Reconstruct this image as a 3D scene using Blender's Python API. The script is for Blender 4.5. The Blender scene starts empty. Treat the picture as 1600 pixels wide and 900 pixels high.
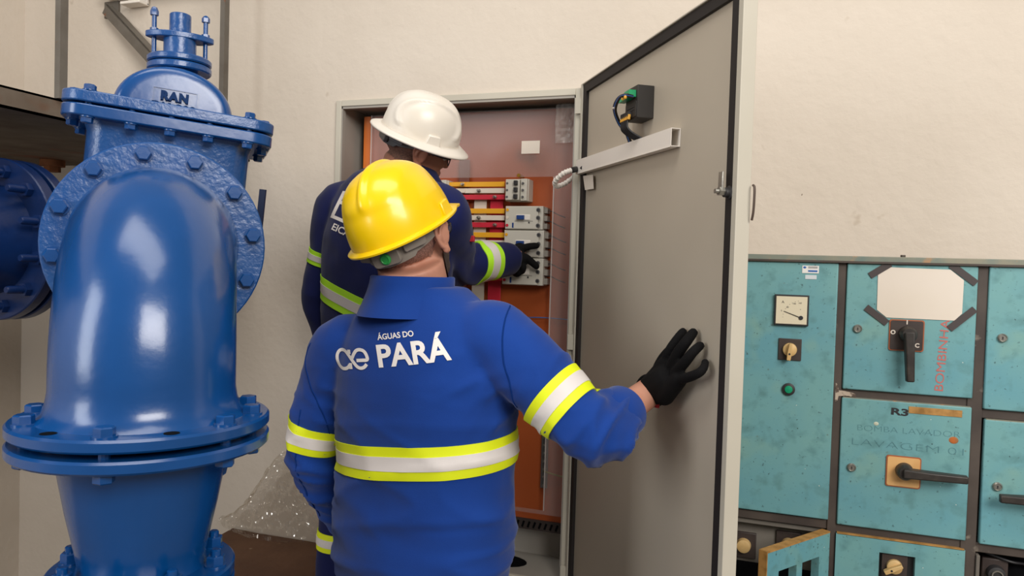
import bpy, bmesh, math, random
from mathutils import Vector as V, Matrix as M, noise
from mathutils.bvhtree import BVHTree

sc = bpy.context.scene
col = sc.collection
PI = math.pi
R_ = math.radians
random.seed(7)

# ------------------------------------------------------------------ camera
# world: +y runs into the back wall, x along it, z up; the lens is 1.55 m above the floor
YAW, PITCH, ROLL, FPX, CAMH = 19.0, 1.6, 1.72, 1150.0, 1.55
cam_d = bpy.data.cameras.new('camera')
cam = bpy.data.objects.new('camera', cam_d)
col.objects.link(cam)
cam_d.sensor_width = 36.0
cam_d.lens = FPX / 1600.0 * 36.0
cam_d.clip_start = 0.02
CR = (M.Rotation(R_(YAW), 3, 'Z') @ M.Rotation(R_(90 - PITCH), 3, 'X') @ M.Rotation(R_(ROLL), 3, 'Z'))
CP = V((0, 0, CAMH))
cam.matrix_world = M.Translation(CP) @ CR.to_4x4()
sc.camera = cam

# ------------------------------------------------------------------ world and daylight
w = bpy.data.worlds.new('daylight')
sc.world = w
w.use_nodes = True
w.node_tree.nodes['Background'].inputs[0].default_value = (1.0, 0.955, 0.90, 1)
w.node_tree.nodes['Background'].inputs[1].default_value = 0.25

def area(name, loc, target, sx, sy, power, color):
    d = bpy.data.lights.new(name, 'AREA')
    d.shape = 'RECTANGLE'
    d.size, d.size_y = sx, sy
    d.energy = power
    d.color = color
    o = bpy.data.objects.new(name, d)
    col.objects.link(o)
    o.location = loc
    o.rotation_euler = (V(target) - V(loc)).to_track_quat('-Z', 'Y').to_euler()
    return o

area('daylight_opening', (2.6, -1.6, 3.6), (0.0, 2.3, 1.7), 2.6, 1.8, 200, (1.0, 0.955, 0.90))
area('doorway_daylight', (-2.4, -1.4, 2.2), (-0.8, 1.6, 1.3), 0.9, 2.0, 40, (0.94, 0.97, 1.0))
area('roof_light', (-0.6, 0.2, 4.3), (-0.6, 0.9, 0.0), 2.6, 1.2, 48, (1.0, 0.97, 0.93))

vs = sc.view_settings
vs.view_transform = 'Standard'
vs.look = 'None'
vs.gamma = 1.0
vs.use_curve_mapping = False
vs.exposure = 0.0

# ------------------------------------------------------------------ helpers
def ray(px, py):
    return CR @ V(((px - 800) / FPX, -(py - 450) / FPX, -1.0))
def at(px, py, depth):            # world point seen at a pixel, at a depth along the lens axis
    return CP + ray(px, py) * depth
def aty(px, py, y):               # world point seen at a pixel, on the plane y = const
    d = ray(px, py)
    return CP + d * (y / d.y)
def onplane(px, py, p0, n):
    d = ray(px, py)
    return CP + d * ((p0 - CP).dot(n) / d.dot(n))

def srgb(h):
    h = h.lstrip('#')
    c = [int(h[i:i + 2], 16) / 255 for i in (0, 2, 4)]
    return tuple(x / 12.92 if x <= 0.04045 else ((x + 0.055) / 1.055) ** 2.4 for x in c) + (1.0,)

MATS = {}
def mat(name, colr, rough=0.5, metal=0.0, spec=0.5, var=None, bump=None, spots=None, coat=0.0, coat_rough=0.1, alpha=None, stretch=None, sheen=0.0, creases=None):
    """var=(scale, colour2, lo, hi)  bump=(scale, strength, distance)  spots=[(scale, colour, threshold, softness)]"""
    if name in MATS:
        return MATS[name]
    m = bpy.data.materials.new(name)
    m.use_nodes = True
    nt = m.node_tree
    N, L = nt.nodes, nt.links
    b = N['Principled BSDF']
    b.inputs['Base Color'].default_value = srgb(colr)
    b.inputs['Roughness'].default_value = rough
    b.inputs['Metallic'].default_value = metal
    b.inputs['Specular IOR Level'].default_value = spec
    b.inputs['Coat Weight'].default_value = coat
    b.inputs['Coat Roughness'].default_value = coat_rough
    b.inputs['Sheen Weight'].default_value = sheen
    tc = N.new('ShaderNodeTexCoord')
    src = tc.outputs['Object']
    if stretch:
        mp = N.new('ShaderNodeMapping')
        mp.inputs['Scale'].default_value = stretch
        L.new(src, mp.inputs['Vector'])
        src = mp.outputs['Vector']
    cur = None
    if var:
        n = N.new('ShaderNodeTexNoise')
        n.inputs['Scale'].default_value = var[0]
        n.inputs['Detail'].default_value = 5
        L.new(src, n.inputs['Vector'])
        r = N.new('ShaderNodeValToRGB')
        r.color_ramp.elements[0].position = var[2]
        r.color_ramp.elements[1].position = var[3]
        r.color_ramp.elements[0].color = srgb(colr)
        r.color_ramp.elements[1].color = srgb(var[1])
        L.new(n.outputs['Fac'], r.inputs['Fac'])
        cur = r.outputs['Color']
    for i, s in enumerate(spots or []):
        n = N.new('ShaderNodeTexNoise')
        n.inputs['Scale'].default_value = s[0]
        n.inputs['Detail'].default_value = 3
        mp = N.new('ShaderNodeMapping')
        mp.inputs['Location'].default_value = (3.7 * i + 1, 1.3 * i, 5.1 * i)
        L.new(src, mp.inputs['Vector'])
        L.new(mp.outputs['Vector'], n.inputs['Vector'])
        r = N.new('ShaderNodeMapRange')
        r.inputs['From Min'].default_value = s[2]
        r.inputs['From Max'].default_value = s[2] + s[3]
        L.new(n.outputs['Fac'], r.inputs['Value'])
        mx = N.new('ShaderNodeMix')
        mx.data_type = 'RGBA'
        L.new(r.outputs['Result'], mx.inputs[0])
        if cur is not None:
            L.new(cur, mx.inputs[6])
        else:
            mx.inputs[6].default_value = srgb(colr)
        mx.inputs[7].default_value = srgb(s[1])
        cur = mx.outputs[2]
    if cur is not None:
        L.new(cur, b.inputs['Base Color'])
    if bump:
        n = N.new('ShaderNodeTexNoise')
        n.inputs['Scale'].default_value = bump[0]
        n.inputs['Detail'].default_value = 4
        L.new(src, n.inputs['Vector'])
        bp = N.new('ShaderNodeBump')
        bp.inputs['Strength'].default_value = bump[1]
        bp.inputs['Distance'].default_value = bump[2]
        L.new(n.outputs['Fac'], bp.inputs['Height'])
        L.new(bp.outputs['Normal'], b.inputs['Normal'])
        if creases:                      # fine cloth creases: (vector scale, strength, distance)
            mp = N.new('ShaderNodeMapping')
            mp.inputs['Scale'].default_value = creases[0]
            mp.inputs['Rotation'].default_value = (0.25, 0.2, 0.0)
            L.new(tc.outputs['Object'], mp.inputs['Vector'])
            n2 = N.new('ShaderNodeTexNoise')
            n2.noise_type = 'RIDGED_MULTIFRACTAL'
            n2.inputs['Scale'].default_value = 1.0
            n2.inputs['Detail'].default_value = 2.5
            n2.inputs['Distortion'].default_value = 0.6
            L.new(mp.outputs['Vector'], n2.inputs['Vector'])
            b2 = N.new('ShaderNodeBump')
            b2.inputs['Strength'].default_value = creases[1]
            b2.inputs['Distance'].default_value = creases[2]
            L.new(n2.outputs['Fac'], b2.inputs['Height'])
            L.new(bp.outputs['Normal'], b2.inputs['Normal'])
            L.new(b2.outputs['Normal'], b.inputs['Normal'])
    MATS[name] = m
    return m

def clear_mat(name, tint, gloss, rough, base=(0.85, 0.82, 0.78, 1), metal=0.0):
    if name in MATS:
        return MATS[name]
    m = bpy.data.materials.new(name)
    m.use_nodes = True
    nt = m.node_tree
    N, L = nt.nodes, nt.links
    N.remove(N['Principled BSDF'])
    out = [n for n in N if n.type == 'OUTPUT_MATERIAL'][0]
    t = N.new('ShaderNodeBsdfTransparent')
    t.inputs[0].default_value = tint
    g = N.new('ShaderNodeBsdfPrincipled')
    g.inputs['Base Color'].default_value = base
    g.inputs['Metallic'].default_value = metal
    g.inputs['Roughness'].default_value = rough
    mx = N.new('ShaderNodeMixShader')
    mx.inputs[0].default_value = gloss
    L.new(t.outputs[0], mx.inputs[1])
    L.new(g.outputs[0], mx.inputs[2])
    L.new(mx.outputs[0], out.inputs[0])
    MATS[name] = m
    return m

class MB:
    """mesh builder; everything is added in the frame self.M"""
    def __init__(s, frame=None):
        s.v, s.f, s.M = [], [], frame or M.Identity(4)
    def add(s, vs_, fs_):
        k = len(s.v)
        s.v += [s.M @ V(p) for p in vs_]
        s.f += [tuple(i + k for i in f) for f in fs_]
        return s
    def box(s, c, d):
        x, y, z = c
        a, b, e = d[0] / 2, d[1] / 2, d[2] / 2
        return s.add([(x + i * a, y + j * b, z + k * e) for i in (-1, 1) for j in (-1, 1) for k in (-1, 1)],
                     [(0, 1, 3, 2), (4, 6, 7, 5), (0, 4, 5, 1), (2, 3, 7, 6), (0, 2, 6, 4), (1, 5, 7, 3)])
    def span(s, lo, hi):
        return s.box([(a + b) / 2 for a, b in zip(lo, hi)], [abs(b - a) for a, b in zip(lo, hi)])
    def loft(s, rings, cap=True, closed=True):
        n = len(rings[0])
        vs_ = [p for r in rings for p in r]
        fs_ = []
        for i in range(len(rings) - 1):
            for j in range(n if closed else n - 1):
                k = (j + 1) % n
                fs_.append((i * n + j, i * n + k, (i + 1) * n + k, (i + 1) * n + j))
        if cap:
            fs_.append(tuple(range(n - 1, -1, -1)))
            fs_.append(tuple((len(rings) - 1) * n + j for j in range(n)))
        return s.add(vs_, fs_)
    def lathe(s, prof, n=32, axis='Z', o=(0, 0, 0), cap=True):
        rings = []
        for r, h in prof:
            ring = []
            for j in range(n):
                t = 2 * PI * j / n
                a, b = r * math.cos(t), r * math.sin(t)
                p = {'Z': (a, b, h), 'Y': (a, h, b), 'X': (h, a, b)}[axis]
                ring.append((p[0] + o[0], p[1] + o[1], p[2] + o[2]))
            rings.append(ring)
        return s.loft(rings, cap)
    def tube(s, pts, rad, n=12, cap=True, round_ends=False, flat=None):
        pts = [V(p) for p in pts]
        if not isinstance(rad, (list, tuple)):
            rad = [rad] * len(pts)
        rad = list(rad)
        if round_ends:
            d0 = (pts[0] - pts[1]).normalized(); d1 = (pts[-1] - pts[-2]).normalized()
            r0, r1 = rad[0], rad[-1]
            pre = [(pts[0] + d0 * r0 * math.sin(a), max(r0 * math.cos(a), r0 * 0.08)) for a in (R_(86), R_(60), R_(30))]
            post = [(pts[-1] + d1 * r1 * math.sin(a), max(r1 * math.cos(a), r1 * 0.08)) for a in (R_(30), R_(60), R_(86))]
            pts = [p for p, _ in pre] + pts + [p for p, _ in post]
            rad = [r for _, r in pre] + rad + [r for _, r in post]
        tang = []
        for i in range(len(pts)):
            a = pts[max(i - 1, 0)]; b = pts[min(i + 1, len(pts) - 1)]
            tang.append((b - a).normalized())
        up = V((0, 0, 1)) if abs(tang[0].z) < 0.9 else V((0, 1, 0))
        u = tang[0].cross(up).normalized()
        rings = []
        for i, p in enumerate(pts):
            t = tang[i]
            u = (u - t * u.dot(t)).normalized()
            w_ = t.cross(u)
            rings.append([p + (u * math.cos(2 * PI * j / n) + w_ * math.sin(2 * PI * j / n)) * rad[i] for j in range(n)])
        return s.loft(rings, cap)
    def cyl(s, a, b, r, r2=None, n=20):
        return s.tube([a, b], [r, r if r2 is None else r2], n)
    def prism(s, poly, h0, h1, axis='Z'):
        def P(x, y, h):
            return {'Z': (x, y, h), 'Y': (x, h, y), 'X': (h, x, y)}[axis]
        return s.loft([[P(x, y, h0) for x, y in poly], [P(x, y, h1) for x, y in poly]])
    def ell(s, c, r, nu=20, nv=12, rot=None):
        rot = rot or M.Identity(3)
        c = V(c)
        rings = []
        for i in range(nv + 1):
            ph = -PI / 2 + PI * i / nv
            ph = max(min(ph, PI / 2 - 0.02), -PI / 2 + 0.02)
            rings.append([c + rot @ V((r[0] * math.cos(ph) * math.cos(2 * PI * j / nu), r[1] * math.cos(ph) * math.sin(2 * PI * j / nu), r[2] * math.sin(ph))) for j in range(nu)])
        return s.loft(rings)
    def mesh(s, name, smooth=None):
        me = bpy.data.meshes.new(name)
        me.from_pydata([tuple(p) for p in s.v], [], s.f)
        bm = bmesh.new(); bm.from_mesh(me)
        bmesh.ops.recalc_face_normals(bm, faces=bm.faces)
        bm.to_mesh(me); bm.free()
        if smooth is not None:
            shade(me, smooth)
        return me

def shade(me, ang):
    for p in me.polygons:
        p.use_smooth = True
    if ang < 180:
        me.set_sharp_from_angle(angle=R_(ang))

MW = {}
def tag(o, label=None, cat=None, group=None, kind=None):
    if label: o['label'] = label
    if cat: o['category'] = cat
    if group: o['group'] = group
    if kind: o['kind'] = kind
    return o
def thing(name, label, cat, loc, group=None):
    o = bpy.data.objects.new(name, None)
    o.empty_display_size = 0.05
    col.objects.link(o)
    o.location = loc
    MW[o] = M.Translation(V(loc))
    return tag(o, label, cat, group)
def put(name, me, m, parent=None, label=None):
    """me is in world coordinates"""
    o = bpy.data.objects.new(name, me)
    col.objects.link(o)
    me.materials.clear()
    me.materials.append(m)
    if parent is not None:
        me.transform(MW[parent].inverted())
        o.parent = parent
        MW[o] = MW[parent]
    else:
        MW[o] = M.Identity(4)
    if label: o['label'] = label
    return o
def build(name, mb, m, parent=None, smooth=35, bevel=0.0, label=None, segs=2):
    o = put(name, mb.mesh(name, smooth), m, parent, label)
    if bevel:
        b = o.modifiers.new('bevel', 'BEVEL')
        b.width = bevel; b.segments = segs; b.limit_method = 'ANGLE'; b.angle_limit = R_(40)
        b.harden_normals = False
    return o
def inst(name, me, parent, world, label=None):
    """another object on shared mesh data, standing at the matrix world"""
    o = bpy.data.objects.new(name, me)
    col.objects.link(o)
    if parent is not None:
        o.parent = parent
        o.matrix_local = MW[parent].inverted() @ world
    else:
        o.matrix_world = world
    MW[o] = world
    if label: o['label'] = label
    return o
def struct(o):
    o['kind'] = 'structure'
    return o
def frame(o, x, y, z):
    m = M.Identity(4)
    for i, a in enumerate((x, y, z)):
        for k in range(3):
            m[k][i] = a[k]
    for k in range(3):
        m[k][3] = o[k]
    return m
def zalong(o, z, x=None):
    z = V(z).normalized()
    x = V(x) if x is not None else (V((1, 0, 0)) if abs(z.x) < 0.9 else V((0, 1, 0)))
    x = (x - z * x.dot(z)).normalized()
    return frame(V(o), x, z.cross(x), z)
def spline(pts, k=6):
    pts = [V(p) for p in pts]
    out = []
    for i in range(len(pts) - 1):
        p0 = pts[max(i - 1, 0)]; p1 = pts[i]; p2 = pts[i + 1]; p3 = pts[min(i + 2, len(pts) - 1)]
        for j in range(k):
            t = j / k
            out.append(0.5 * ((2 * p1) + (p2 - p0) * t + (2 * p0 - 5 * p1 + 4 * p2 - p3) * t * t + (3 * p1 - p0 - 3 * p2 + p3) * t ** 3))
    out.append(pts[-1])
    return out
def lerp_list(vals, n):
    out = []
    for i in range(n):
        t = i / (n - 1) * (len(vals) - 1)
        a = int(min(t, len(vals) - 2)); f = t - a
        f = f * f * (3 - 2 * f) if False else f
        out.append(vals[a] * (1 - f) + vals[a + 1] * f)
    return out
def remesh(mb, voxel, smooth_it=4, factor=0.5):
    me = mb.mesh('tmp')
    o = bpy.data.objects.new('tmp', me)
    col.objects.link(o)
    r = o.modifiers.new('r', 'REMESH'); r.mode = 'VOXEL'; r.voxel_size = voxel
    if smooth_it:
        s = o.modifiers.new('s', 'SMOOTH'); s.iterations = smooth_it; s.factor = factor
    dg = bpy.context.evaluated_depsgraph_get()
    out = bpy.data.meshes.new_from_object(o.evaluated_get(dg))
    bpy.data.objects.remove(o); bpy.data.meshes.remove(me)
    shade(out, 180)
    return out
def text_mesh(body, size, bold=0.0, align='CENTER', depth=0.0, space=1.0):
    """flat letters as (verts, faces) in x right, y up"""
    c = bpy.data.curves.new('t', 'FONT')
    c.body = body; c.size = size; c.align_x = align; c.offset = bold
    c.space_character = space; c.resolution_u = 4; c.extrude = depth
    o = bpy.data.objects.new('t', c)
    col.objects.link(o)
    dg = bpy.context.evaluated_depsgraph_get()
    me = o.evaluated_get(dg).to_mesh()
    vs_ = [tuple(v.co) for v in me.vertices]
    fs_ = [tuple(p.vertices) for p in me.polygons]
    bpy.data.objects.remove(o); bpy.data.curves.remove(c)
    return vs_, fs_
def bolt_mesh(name, r, h, m, shank=0.0, washer=True, nut=False):
    mb = MB()
    hexa = [(r * math.cos(PI / 3 * i), r * math.sin(PI / 3 * i)) for i in range(6)]
    if washer:
        mb.lathe([(r * 1.18, 0), (r * 1.18, h * 0.16)], 16)
    mb.loft([[(x, y, h * 0.14) for x, y in hexa], [(x, y, h * 0.88) for x, y in hexa], [(x * 0.86, y * 0.86, h) for x, y in hexa]])
    if nut:
        mb.lathe([(r * 0.55, h * 0.9), (r * 0.55, h * 1.45), (r * 0.4, h * 1.55)], 12)
    if shank:
        mb.lathe([(r * 0.55, -shank), (r * 0.55, 0.002)], 10)
    me = mb.mesh(name, 30)
    me.materials.append(m)
    return me

# ------------------------------------------------------------------ materials
WALL = mat('plaster', '#d5cabc', 0.9, spec=0.15, var=(1.6, '#c8bcad', 0.35, 0.75), bump=(30, 0.4, 0.006), spots=[(9, '#b7a997', 0.70, 0.06), (46, '#8d7f70', 0.79, 0.02)])
FLOOR = mat('concrete_floor', '#7d746a', 0.85, var=(3, '#635a50', 0.35, 0.7), bump=(40, 0.3, 0.004))
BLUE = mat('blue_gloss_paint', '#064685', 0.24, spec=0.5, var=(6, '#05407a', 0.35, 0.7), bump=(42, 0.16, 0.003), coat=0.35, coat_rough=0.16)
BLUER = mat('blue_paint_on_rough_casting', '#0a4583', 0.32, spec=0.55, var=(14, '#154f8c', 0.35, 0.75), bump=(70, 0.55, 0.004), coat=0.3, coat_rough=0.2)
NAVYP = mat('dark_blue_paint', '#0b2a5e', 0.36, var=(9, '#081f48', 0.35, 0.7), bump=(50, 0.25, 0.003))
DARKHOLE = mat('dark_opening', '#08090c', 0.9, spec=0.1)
STEEL = mat('grey_painted_steel', '#6d675f', 0.6, var=(12, '#5b544b', 0.3, 0.7), spots=[(16, '#7c4a2c', 0.70, 0.06)], bump=(60, 0.2, 0.002))
SHELF = mat('rusty_steel_deck', '#6f6457', 0.7, var=(7, '#554436', 0.35, 0.7), spots=[(5, '#6b3f25', 0.62, 0.12)], bump=(40, 0.3, 0.003))
CABG = mat('cabinet_grey_enamel', '#bcb1a0', 0.5, var=(2.0, '#b5aa99', 0.3, 0.7), bump=(260, 0.06, 0.001))
CABL = mat('cabinet_pale_enamel', '#c3bdae', 0.5, var=(3, '#bab3a3', 0.3, 0.7))
CABD = mat('cabinet_inner_grey', '#a39d93', 0.6, var=(3, '#98928a', 0.3, 0.7))
GASKET = mat('black_rubber', '#1d1716', 0.7)
ORANGE = mat('orange_mounting_plate', '#ad5427', 0.42, var=(3, '#a44d22', 0.3, 0.7))
ACRYL = clear_mat('clear_acrylic', (0.93, 0.90, 0.90, 1), 0.10, 0.16)
FILM = clear_mat('plastic_film', (0.93, 0.91, 0.88, 1), 0.24, 0.12)
BRKR = mat('breaker_grey_plastic', '#c9c4b8', 0.5)
BRKD = mat('breaker_dark', '#2b2a2b', 0.5)
BRKB = mat('breaker_blue', '#1f3f7d', 0.4)
BARY = mat('busbar_yellow', '#e9a825', 0.45)
BARW = mat('busbar_white', '#dccfc0', 0.5)
BARR = mat('busbar_red', '#c9283c', 0.45)
ZINC = mat('zinc_plated_steel', '#aaa79f', 0.32, metal=0.85)
BRASS = mat('brass', '#b99038', 0.35, metal=0.8)
WIRE = mat('black_wire', '#17161a', 0.45)
WIREB = mat('blue_wire', '#2360a8', 0.4)
WHITEP = mat('white_plastic', '#ece4da', 0.45)
METERB = mat('meter_black_plastic', '#2a2623', 0.55)
GREENP = mat('green_connector', '#0f9d62', 0.4)
AMBER = mat('amber_ferrules', '#e0a53a', 0.5)
PAPER = mat('white_paper', '#e3d8cb', 0.9, spec=0.1, var=(3, '#d9ccb9', 0.45, 0.85))
TAPE = mat('dark_tape', '#433b3a', 0.55)
TEAL = mat('teal_enamel', '#629ba7', 0.5, var=(3.2, '#78a8a3', 0.36, 0.68), spots=[(7, '#7fa79a', 0.56, 0.2), (28, '#5b8a8c', 0.52, 0.25), (90, '#46686a', 0.64, 0.08), (130, '#2d4546', 0.70, 0.03), (110, '#c6d0c8', 0.735, 0.02), (38, '#5f6f62', 0.70, 0.06)], bump=(150, 0.15, 0.001))
TEALEDGE = mat('worn_teal_edge', '#8e8a78', 0.7, var=(18, '#6f7f78', 0.35, 0.7), spots=[(30, '#a98766', 0.6, 0.08)])
MCCFR = mat('dark_cabinet_frame', '#50463f', 0.6, var=(8, '#3a312d', 0.35, 0.7), spots=[(20, '#80766a', 0.68, 0.06)])
MCCIN = mat('dusty_grey_inside', '#78726a', 0.75, var=(5, '#625b53', 0.35, 0.7))
CREAMP = mat('aged_cream_plastic', '#d9b981', 0.5, var=(30, '#c9a368', 0.3, 0.7))
BAKEL = mat('brown_black_plastic', '#453a36', 0.5, var=(20, '#362c29', 0.3, 0.7))
HANDLE = mat('black_handle', '#2e2926', 0.45, var=(30, '#474039', 0.5, 0.8))
COPPERP = mat('orange_rim', '#a55c37', 0.6)
DIAL = mat('cream_dial', '#ddd3b8', 0.6)
INK = mat('black_ink', '#26272b', 0.7)
INKF = mat('faded_pencil', '#507f86', 0.8)
REDP = mat('faded_red_paint', '#c06a62', 0.7)
STICKB = mat('sticker_blue', '#2b62ad', 0.4)
RUSTL = mat('rusty_tag', '#b98a4c', 0.7, var=(40, '#8d6630', 0.4, 0.7))
GREENL = mat('green_lens', '#12946a', 0.25)
SLAB = mat('brown_slab', '#6b4a33', 0.8, var=(5, '#563927', 0.35, 0.7), bump=(25, 0.4, 0.006), spots=[(18, '#8a7258', 0.68, 0.06)])
SHIRT1 = mat('royal_blue_twill', '#0f3c8c', 0.85, spec=0.2, var=(5, '#0d3681', 0.3, 0.7), bump=(420, 0.25, 0.0012), sheen=0.15, creases=((2.6, 2.6, 9.0), 0.8, 0.011))
PANT1 = mat('royal_blue_trousers', '#173b8f', 0.85, spec=0.2, bump=(400, 0.25, 0.0012))
SHIRT2 = mat('navy_twill', '#101a50', 0.85, spec=0.2, var=(5, '#0d1544', 0.3, 0.7), bump=(420, 0.25, 0.0012), sheen=0.1, creases=((4, 4, 6.0), 0.5, 0.006))
FLUO = mat('fluorescent_yellow_tape', '#dfea0e', 0.6, bump=(300, 0.1, 0.001))
FLUOG = mat('fluorescent_lime_tape', '#b4ee2c', 0.6)
SILVER = mat('silver_reflective_tape', '#d8d1cd', 0.45, bump=(300, 0.1, 0.001))
PRINT = mat('white_print', '#e9e2dc', 0.7)
SKIN1 = mat('skin_light', '#c58f78', 0.55, var=(14, '#b97f68', 0.35, 0.7), bump=(240, 0.12, 0.001))
SKIN2 = mat('skin_tan', '#b0765f', 0.55, var=(14, '#a36a53', 0.35, 0.7), bump=(240, 0.12, 0.001))
HAIR = mat('short_dark_hair', '#453730', 0.8, bump=(500, 0.6, 0.002))
STUBBLE = mat('stubble', '#7a5a4c', 0.8, var=(260, '#a3796a', 0.4, 0.6), bump=(500, 0.4, 0.001))
GLOVE = mat('black_knit_glove', '#0e0d0e', 0.9, spec=0.2, bump=(500, 0.5, 0.0015))
REDCUFF = mat('red_cuff', '#b01c28', 0.7)
HATY = mat('yellow_helmet_plastic', '#f8cc00', 0.27, spec=0.5, coat=0.2)
HATW = mat('white_helmet_plastic', '#e4ddd2', 0.3, spec=0.5, var=(5, '#ddd2bf', 0.5, 0.85))
STRAP = mat('grey_strap', '#7f766c', 0.6)
STRAPD = mat('grey_harness', '#5c5a5c', 0.5)
LENSG = clear_mat('spectacle_lens', (0.85, 0.85, 0.85, 1), 0.15, 0.05)
BOOT = mat('black_boot', '#1c1918', 0.6)
EYEW = mat('eye', '#d8d2cc', 0.3)
PLINTH = mat('plinth_concrete', '#6d655c', 0.85, var=(4, '#595148', 0.35, 0.7), bump=(30, 0.4, 0.004))

# ------------------------------------------------------------------ the room
WY = 2.345                 # face of the back wall
CL, CRR = -1.501, -0.583   # cabinet frame, left and right
CB, CT = 0.49, 2.137       # bottom and top
def rect_wall_hole():
    mb = MB()
    x0, x1, z0, z1 = -3.075, 3.6, 0.0, 3.7
    xs, zs = [x0, CL + 0.012, CRR - 0.012, x1], [z0, CB + 0.012, CT - 0.012, z1]
    for y in (WY, WY + 0.32):
        pass
    for i in range(3):
        for k in range(3):
            if i == 1 and k == 1:
                continue
            mb.span((xs[i], WY, zs[k]), (xs[i + 1], WY + 0.32, zs[k + 1]))
    me = mb.mesh('wall_back')
    bm = bmesh.new(); bm.from_mesh(me)
    bmesh.ops.remove_doubles(bm, verts=bm.verts, dist=1e-5)
    seen = {}
    for f in bm.faces:
        key = tuple(sorted(v.index for v in f.verts))
        seen.setdefault(key, []).append(f)
    bmesh.ops.delete(bm, geom=[f for fs in seen.values() if len(fs) > 1 for f in fs], context='FACES_ONLY')
    bmesh.ops.recalc_face_normals(bm, faces=bm.faces)
    bm.to_mesh(me); bm.free()
    return me
struct(put('wall_back', rect_wall_hole(), WALL))
struct(build('wall_left', MB().span((-3.275, -2.5, 0), (-3.075, WY + 0.32, 3.7)), WALL))
struct(build('floor', MB().span((-3.275, -2.5, -0.1), (3.6, WY + 0.32, 0.0)), FLOOR))

# ------------------------------------------------------------------ steel deck on hanger bars, upper left
o = build('steel_deck', MB().span((-3.075, 0.2, 1.925), (-1.885, WY, 1.932)).span((-1.891, 0.2, 1.925), (-1.885, WY, 1.982)).span((-3.075, 0.2, 1.976), (-1.885, WY, 1.982)), SHELF)
tag(o, 'rusty steel deck with a folded edge above the dark blue pipe', 'deck')
for yy, lab in ((1.54, 'flat grey steel hanger bar standing on the edge of the rusty deck'), (2.187, 'flat grey steel hanger bar close to the wall, behind the valve stem')):
    o = build('hanger_bar', MB().span((-1.889, yy - 0.012, 1.982), (-1.869, yy + 0.012, 3.6)), STEEL)
    tag(o, lab, 'steel bar', 'hanger bars')
a, b = V((-2.595, WY - 0.03, 2.56)), V((-1.90, 2.20, 2.0))
fr = zalong(a, b - a, V((0, 0, 1)))
ln = (b - a).length
br = thing('diagonal_brace', 'diagonal grey angle-steel brace running from the wall to the deck', 'brace', a)
build('leg', MB(fr).span((-0.021, -0.003, 0.01), (0.021, 0.003, ln)), STEEL, br)
build('flange', MB(fr).span((0.016, -0.04, 0.01), (0.021, 0.003, ln)), STEEL, br)
build('foot_plate', MB().span((a.x - 0.02, WY - 0.009, a.z - 0.035), (a.x + 0.055, WY - 0.001, a.z + 0.03)), STEEL, br)
p = aty(82, 259, 2.2)
o = thing('bracket_bolt', 'rusty bolt head and washer under the steel deck', 'bolt', (p.x, p.y, 1.925))
build('washer', MB().lathe([(0.045, 1.90), (0.045, 1.924)], 20, o=(p.x, p.y, 0)), mat('rust', '#8b5632', 0.85, var=(30, '#6b3f25', 0.3, 0.7)), o)
build('nut', MB().lathe([(0.03, 1.878), (0.03, 1.90)], 6, o=(p.x, p.y, 0)), MATS['rust'], o)
p = aty(210, 6, WY - 0.03)
o = thing('cable_clip', 'small pale clip plate on the wall above the brace', 'clip', p)
build('plate', MB().box((p.x, p.y, p.z), (0.10, 0.05, 0.012)).box((p.x, p.y + 0.02, p.z + 0.02), (0.10, 0.012, 0.05)), WHITEP, o, bevel=0.003)
p0 = aty(190, -3, WY - 0.035)
o = build('conduit', MB().cyl((p0.x - 0.1, WY - 0.036, p0.z + 0.02), (p0.x + 1.0, WY - 0.036, p0.z + 0.02), 0.018), SHELF)
tag(o, 'thin rusty conduit along the wall at the top edge', 'conduit')

# ------------------------------------------------------------------ blue valve, elbow and reducer
PH = 25.0 - YAW                                  # heading of the valve's cross axis
VC = at(246, 383, 1.62)                        # centre of the round flange, front face
ax = V((math.cos(R_(YAW + PH)), math.sin(R_(YAW + PH)), 0))
PHI = 23.0                                       # right end turned away from the lens
ax = V((math.cos(R_(YAW + PHI)), math.sin(R_(YAW + PHI)), 0))
ay = V((-ax.y, ax.x, 0))
az = V((0, 0, 1))
FE = frame(VC, ax, ay, az)                       # elbow frame, plumb
FV = FE @ M.Rotation(R_(4.5), 4, 'Y')            # valve leans a little
BOLT = bolt_mesh('flange_bolt', 0.0165, 0.017, BLUE)
NUT = bolt_mesh('flange_nut', 0.0165, 0.02, BLUE, nut=True)
SMALLB = bolt_mesh('bonnet_bolt', 0.0125, 0.014, BLUE, shank=0.03)

el = thing('pipe_elbow', 'large glossy blue flanged pipe elbow turning down from the valve', 'pipe elbow', FE @ V((0, -0.31, -0.36)))
RB, HL = 0.25, 0.06
path = [(0, 0.0, 0), (0, -HL * 0.5, 0), (0, -HL, 0)]
for i in range(1, 17):
    t = PI / 2 * i / 16
    path.append((0, -HL - RB * math.sin(t), -RB * (1 - math.cos(t))))
ZF = -0.312
path += [(0, -HL - RB, -RB - 0.012), (0, -HL - RB, ZF + 0.03), (0, -HL - RB, ZF + 0.012), (0, -HL - RB, ZF)]
rad = [0.168, 0.164, 0.162] + [0.161, 0.160, 0.159, 0.158, 0.157, 0.156, 0.156, 0.155, 0.155] + [0.154] * 8 + [0.157, 0.163, 0.175]
mb = MB(FE)
mb.tube(path, rad, 64, cap=False)
bend = build('bend', mb, BLUE, el, smooth=180)
def ringplate(mb, r0, r1, h0, h1, axis, n=64, o=(0, 0, 0), ch=0.003):
    mb.lathe([(r0, h0), (r1 - ch, h0), (r1, h0 + ch), (r1, h1 - ch), (r1 - ch, h1), (r0, h1)], n, axis, o, cap=False)
    return mb
fl = build('valve_side_flange', ringplate(MB(FE), 0.10, 0.225, 0.0, 0.03, 'Y'), BLUER, el)
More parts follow.
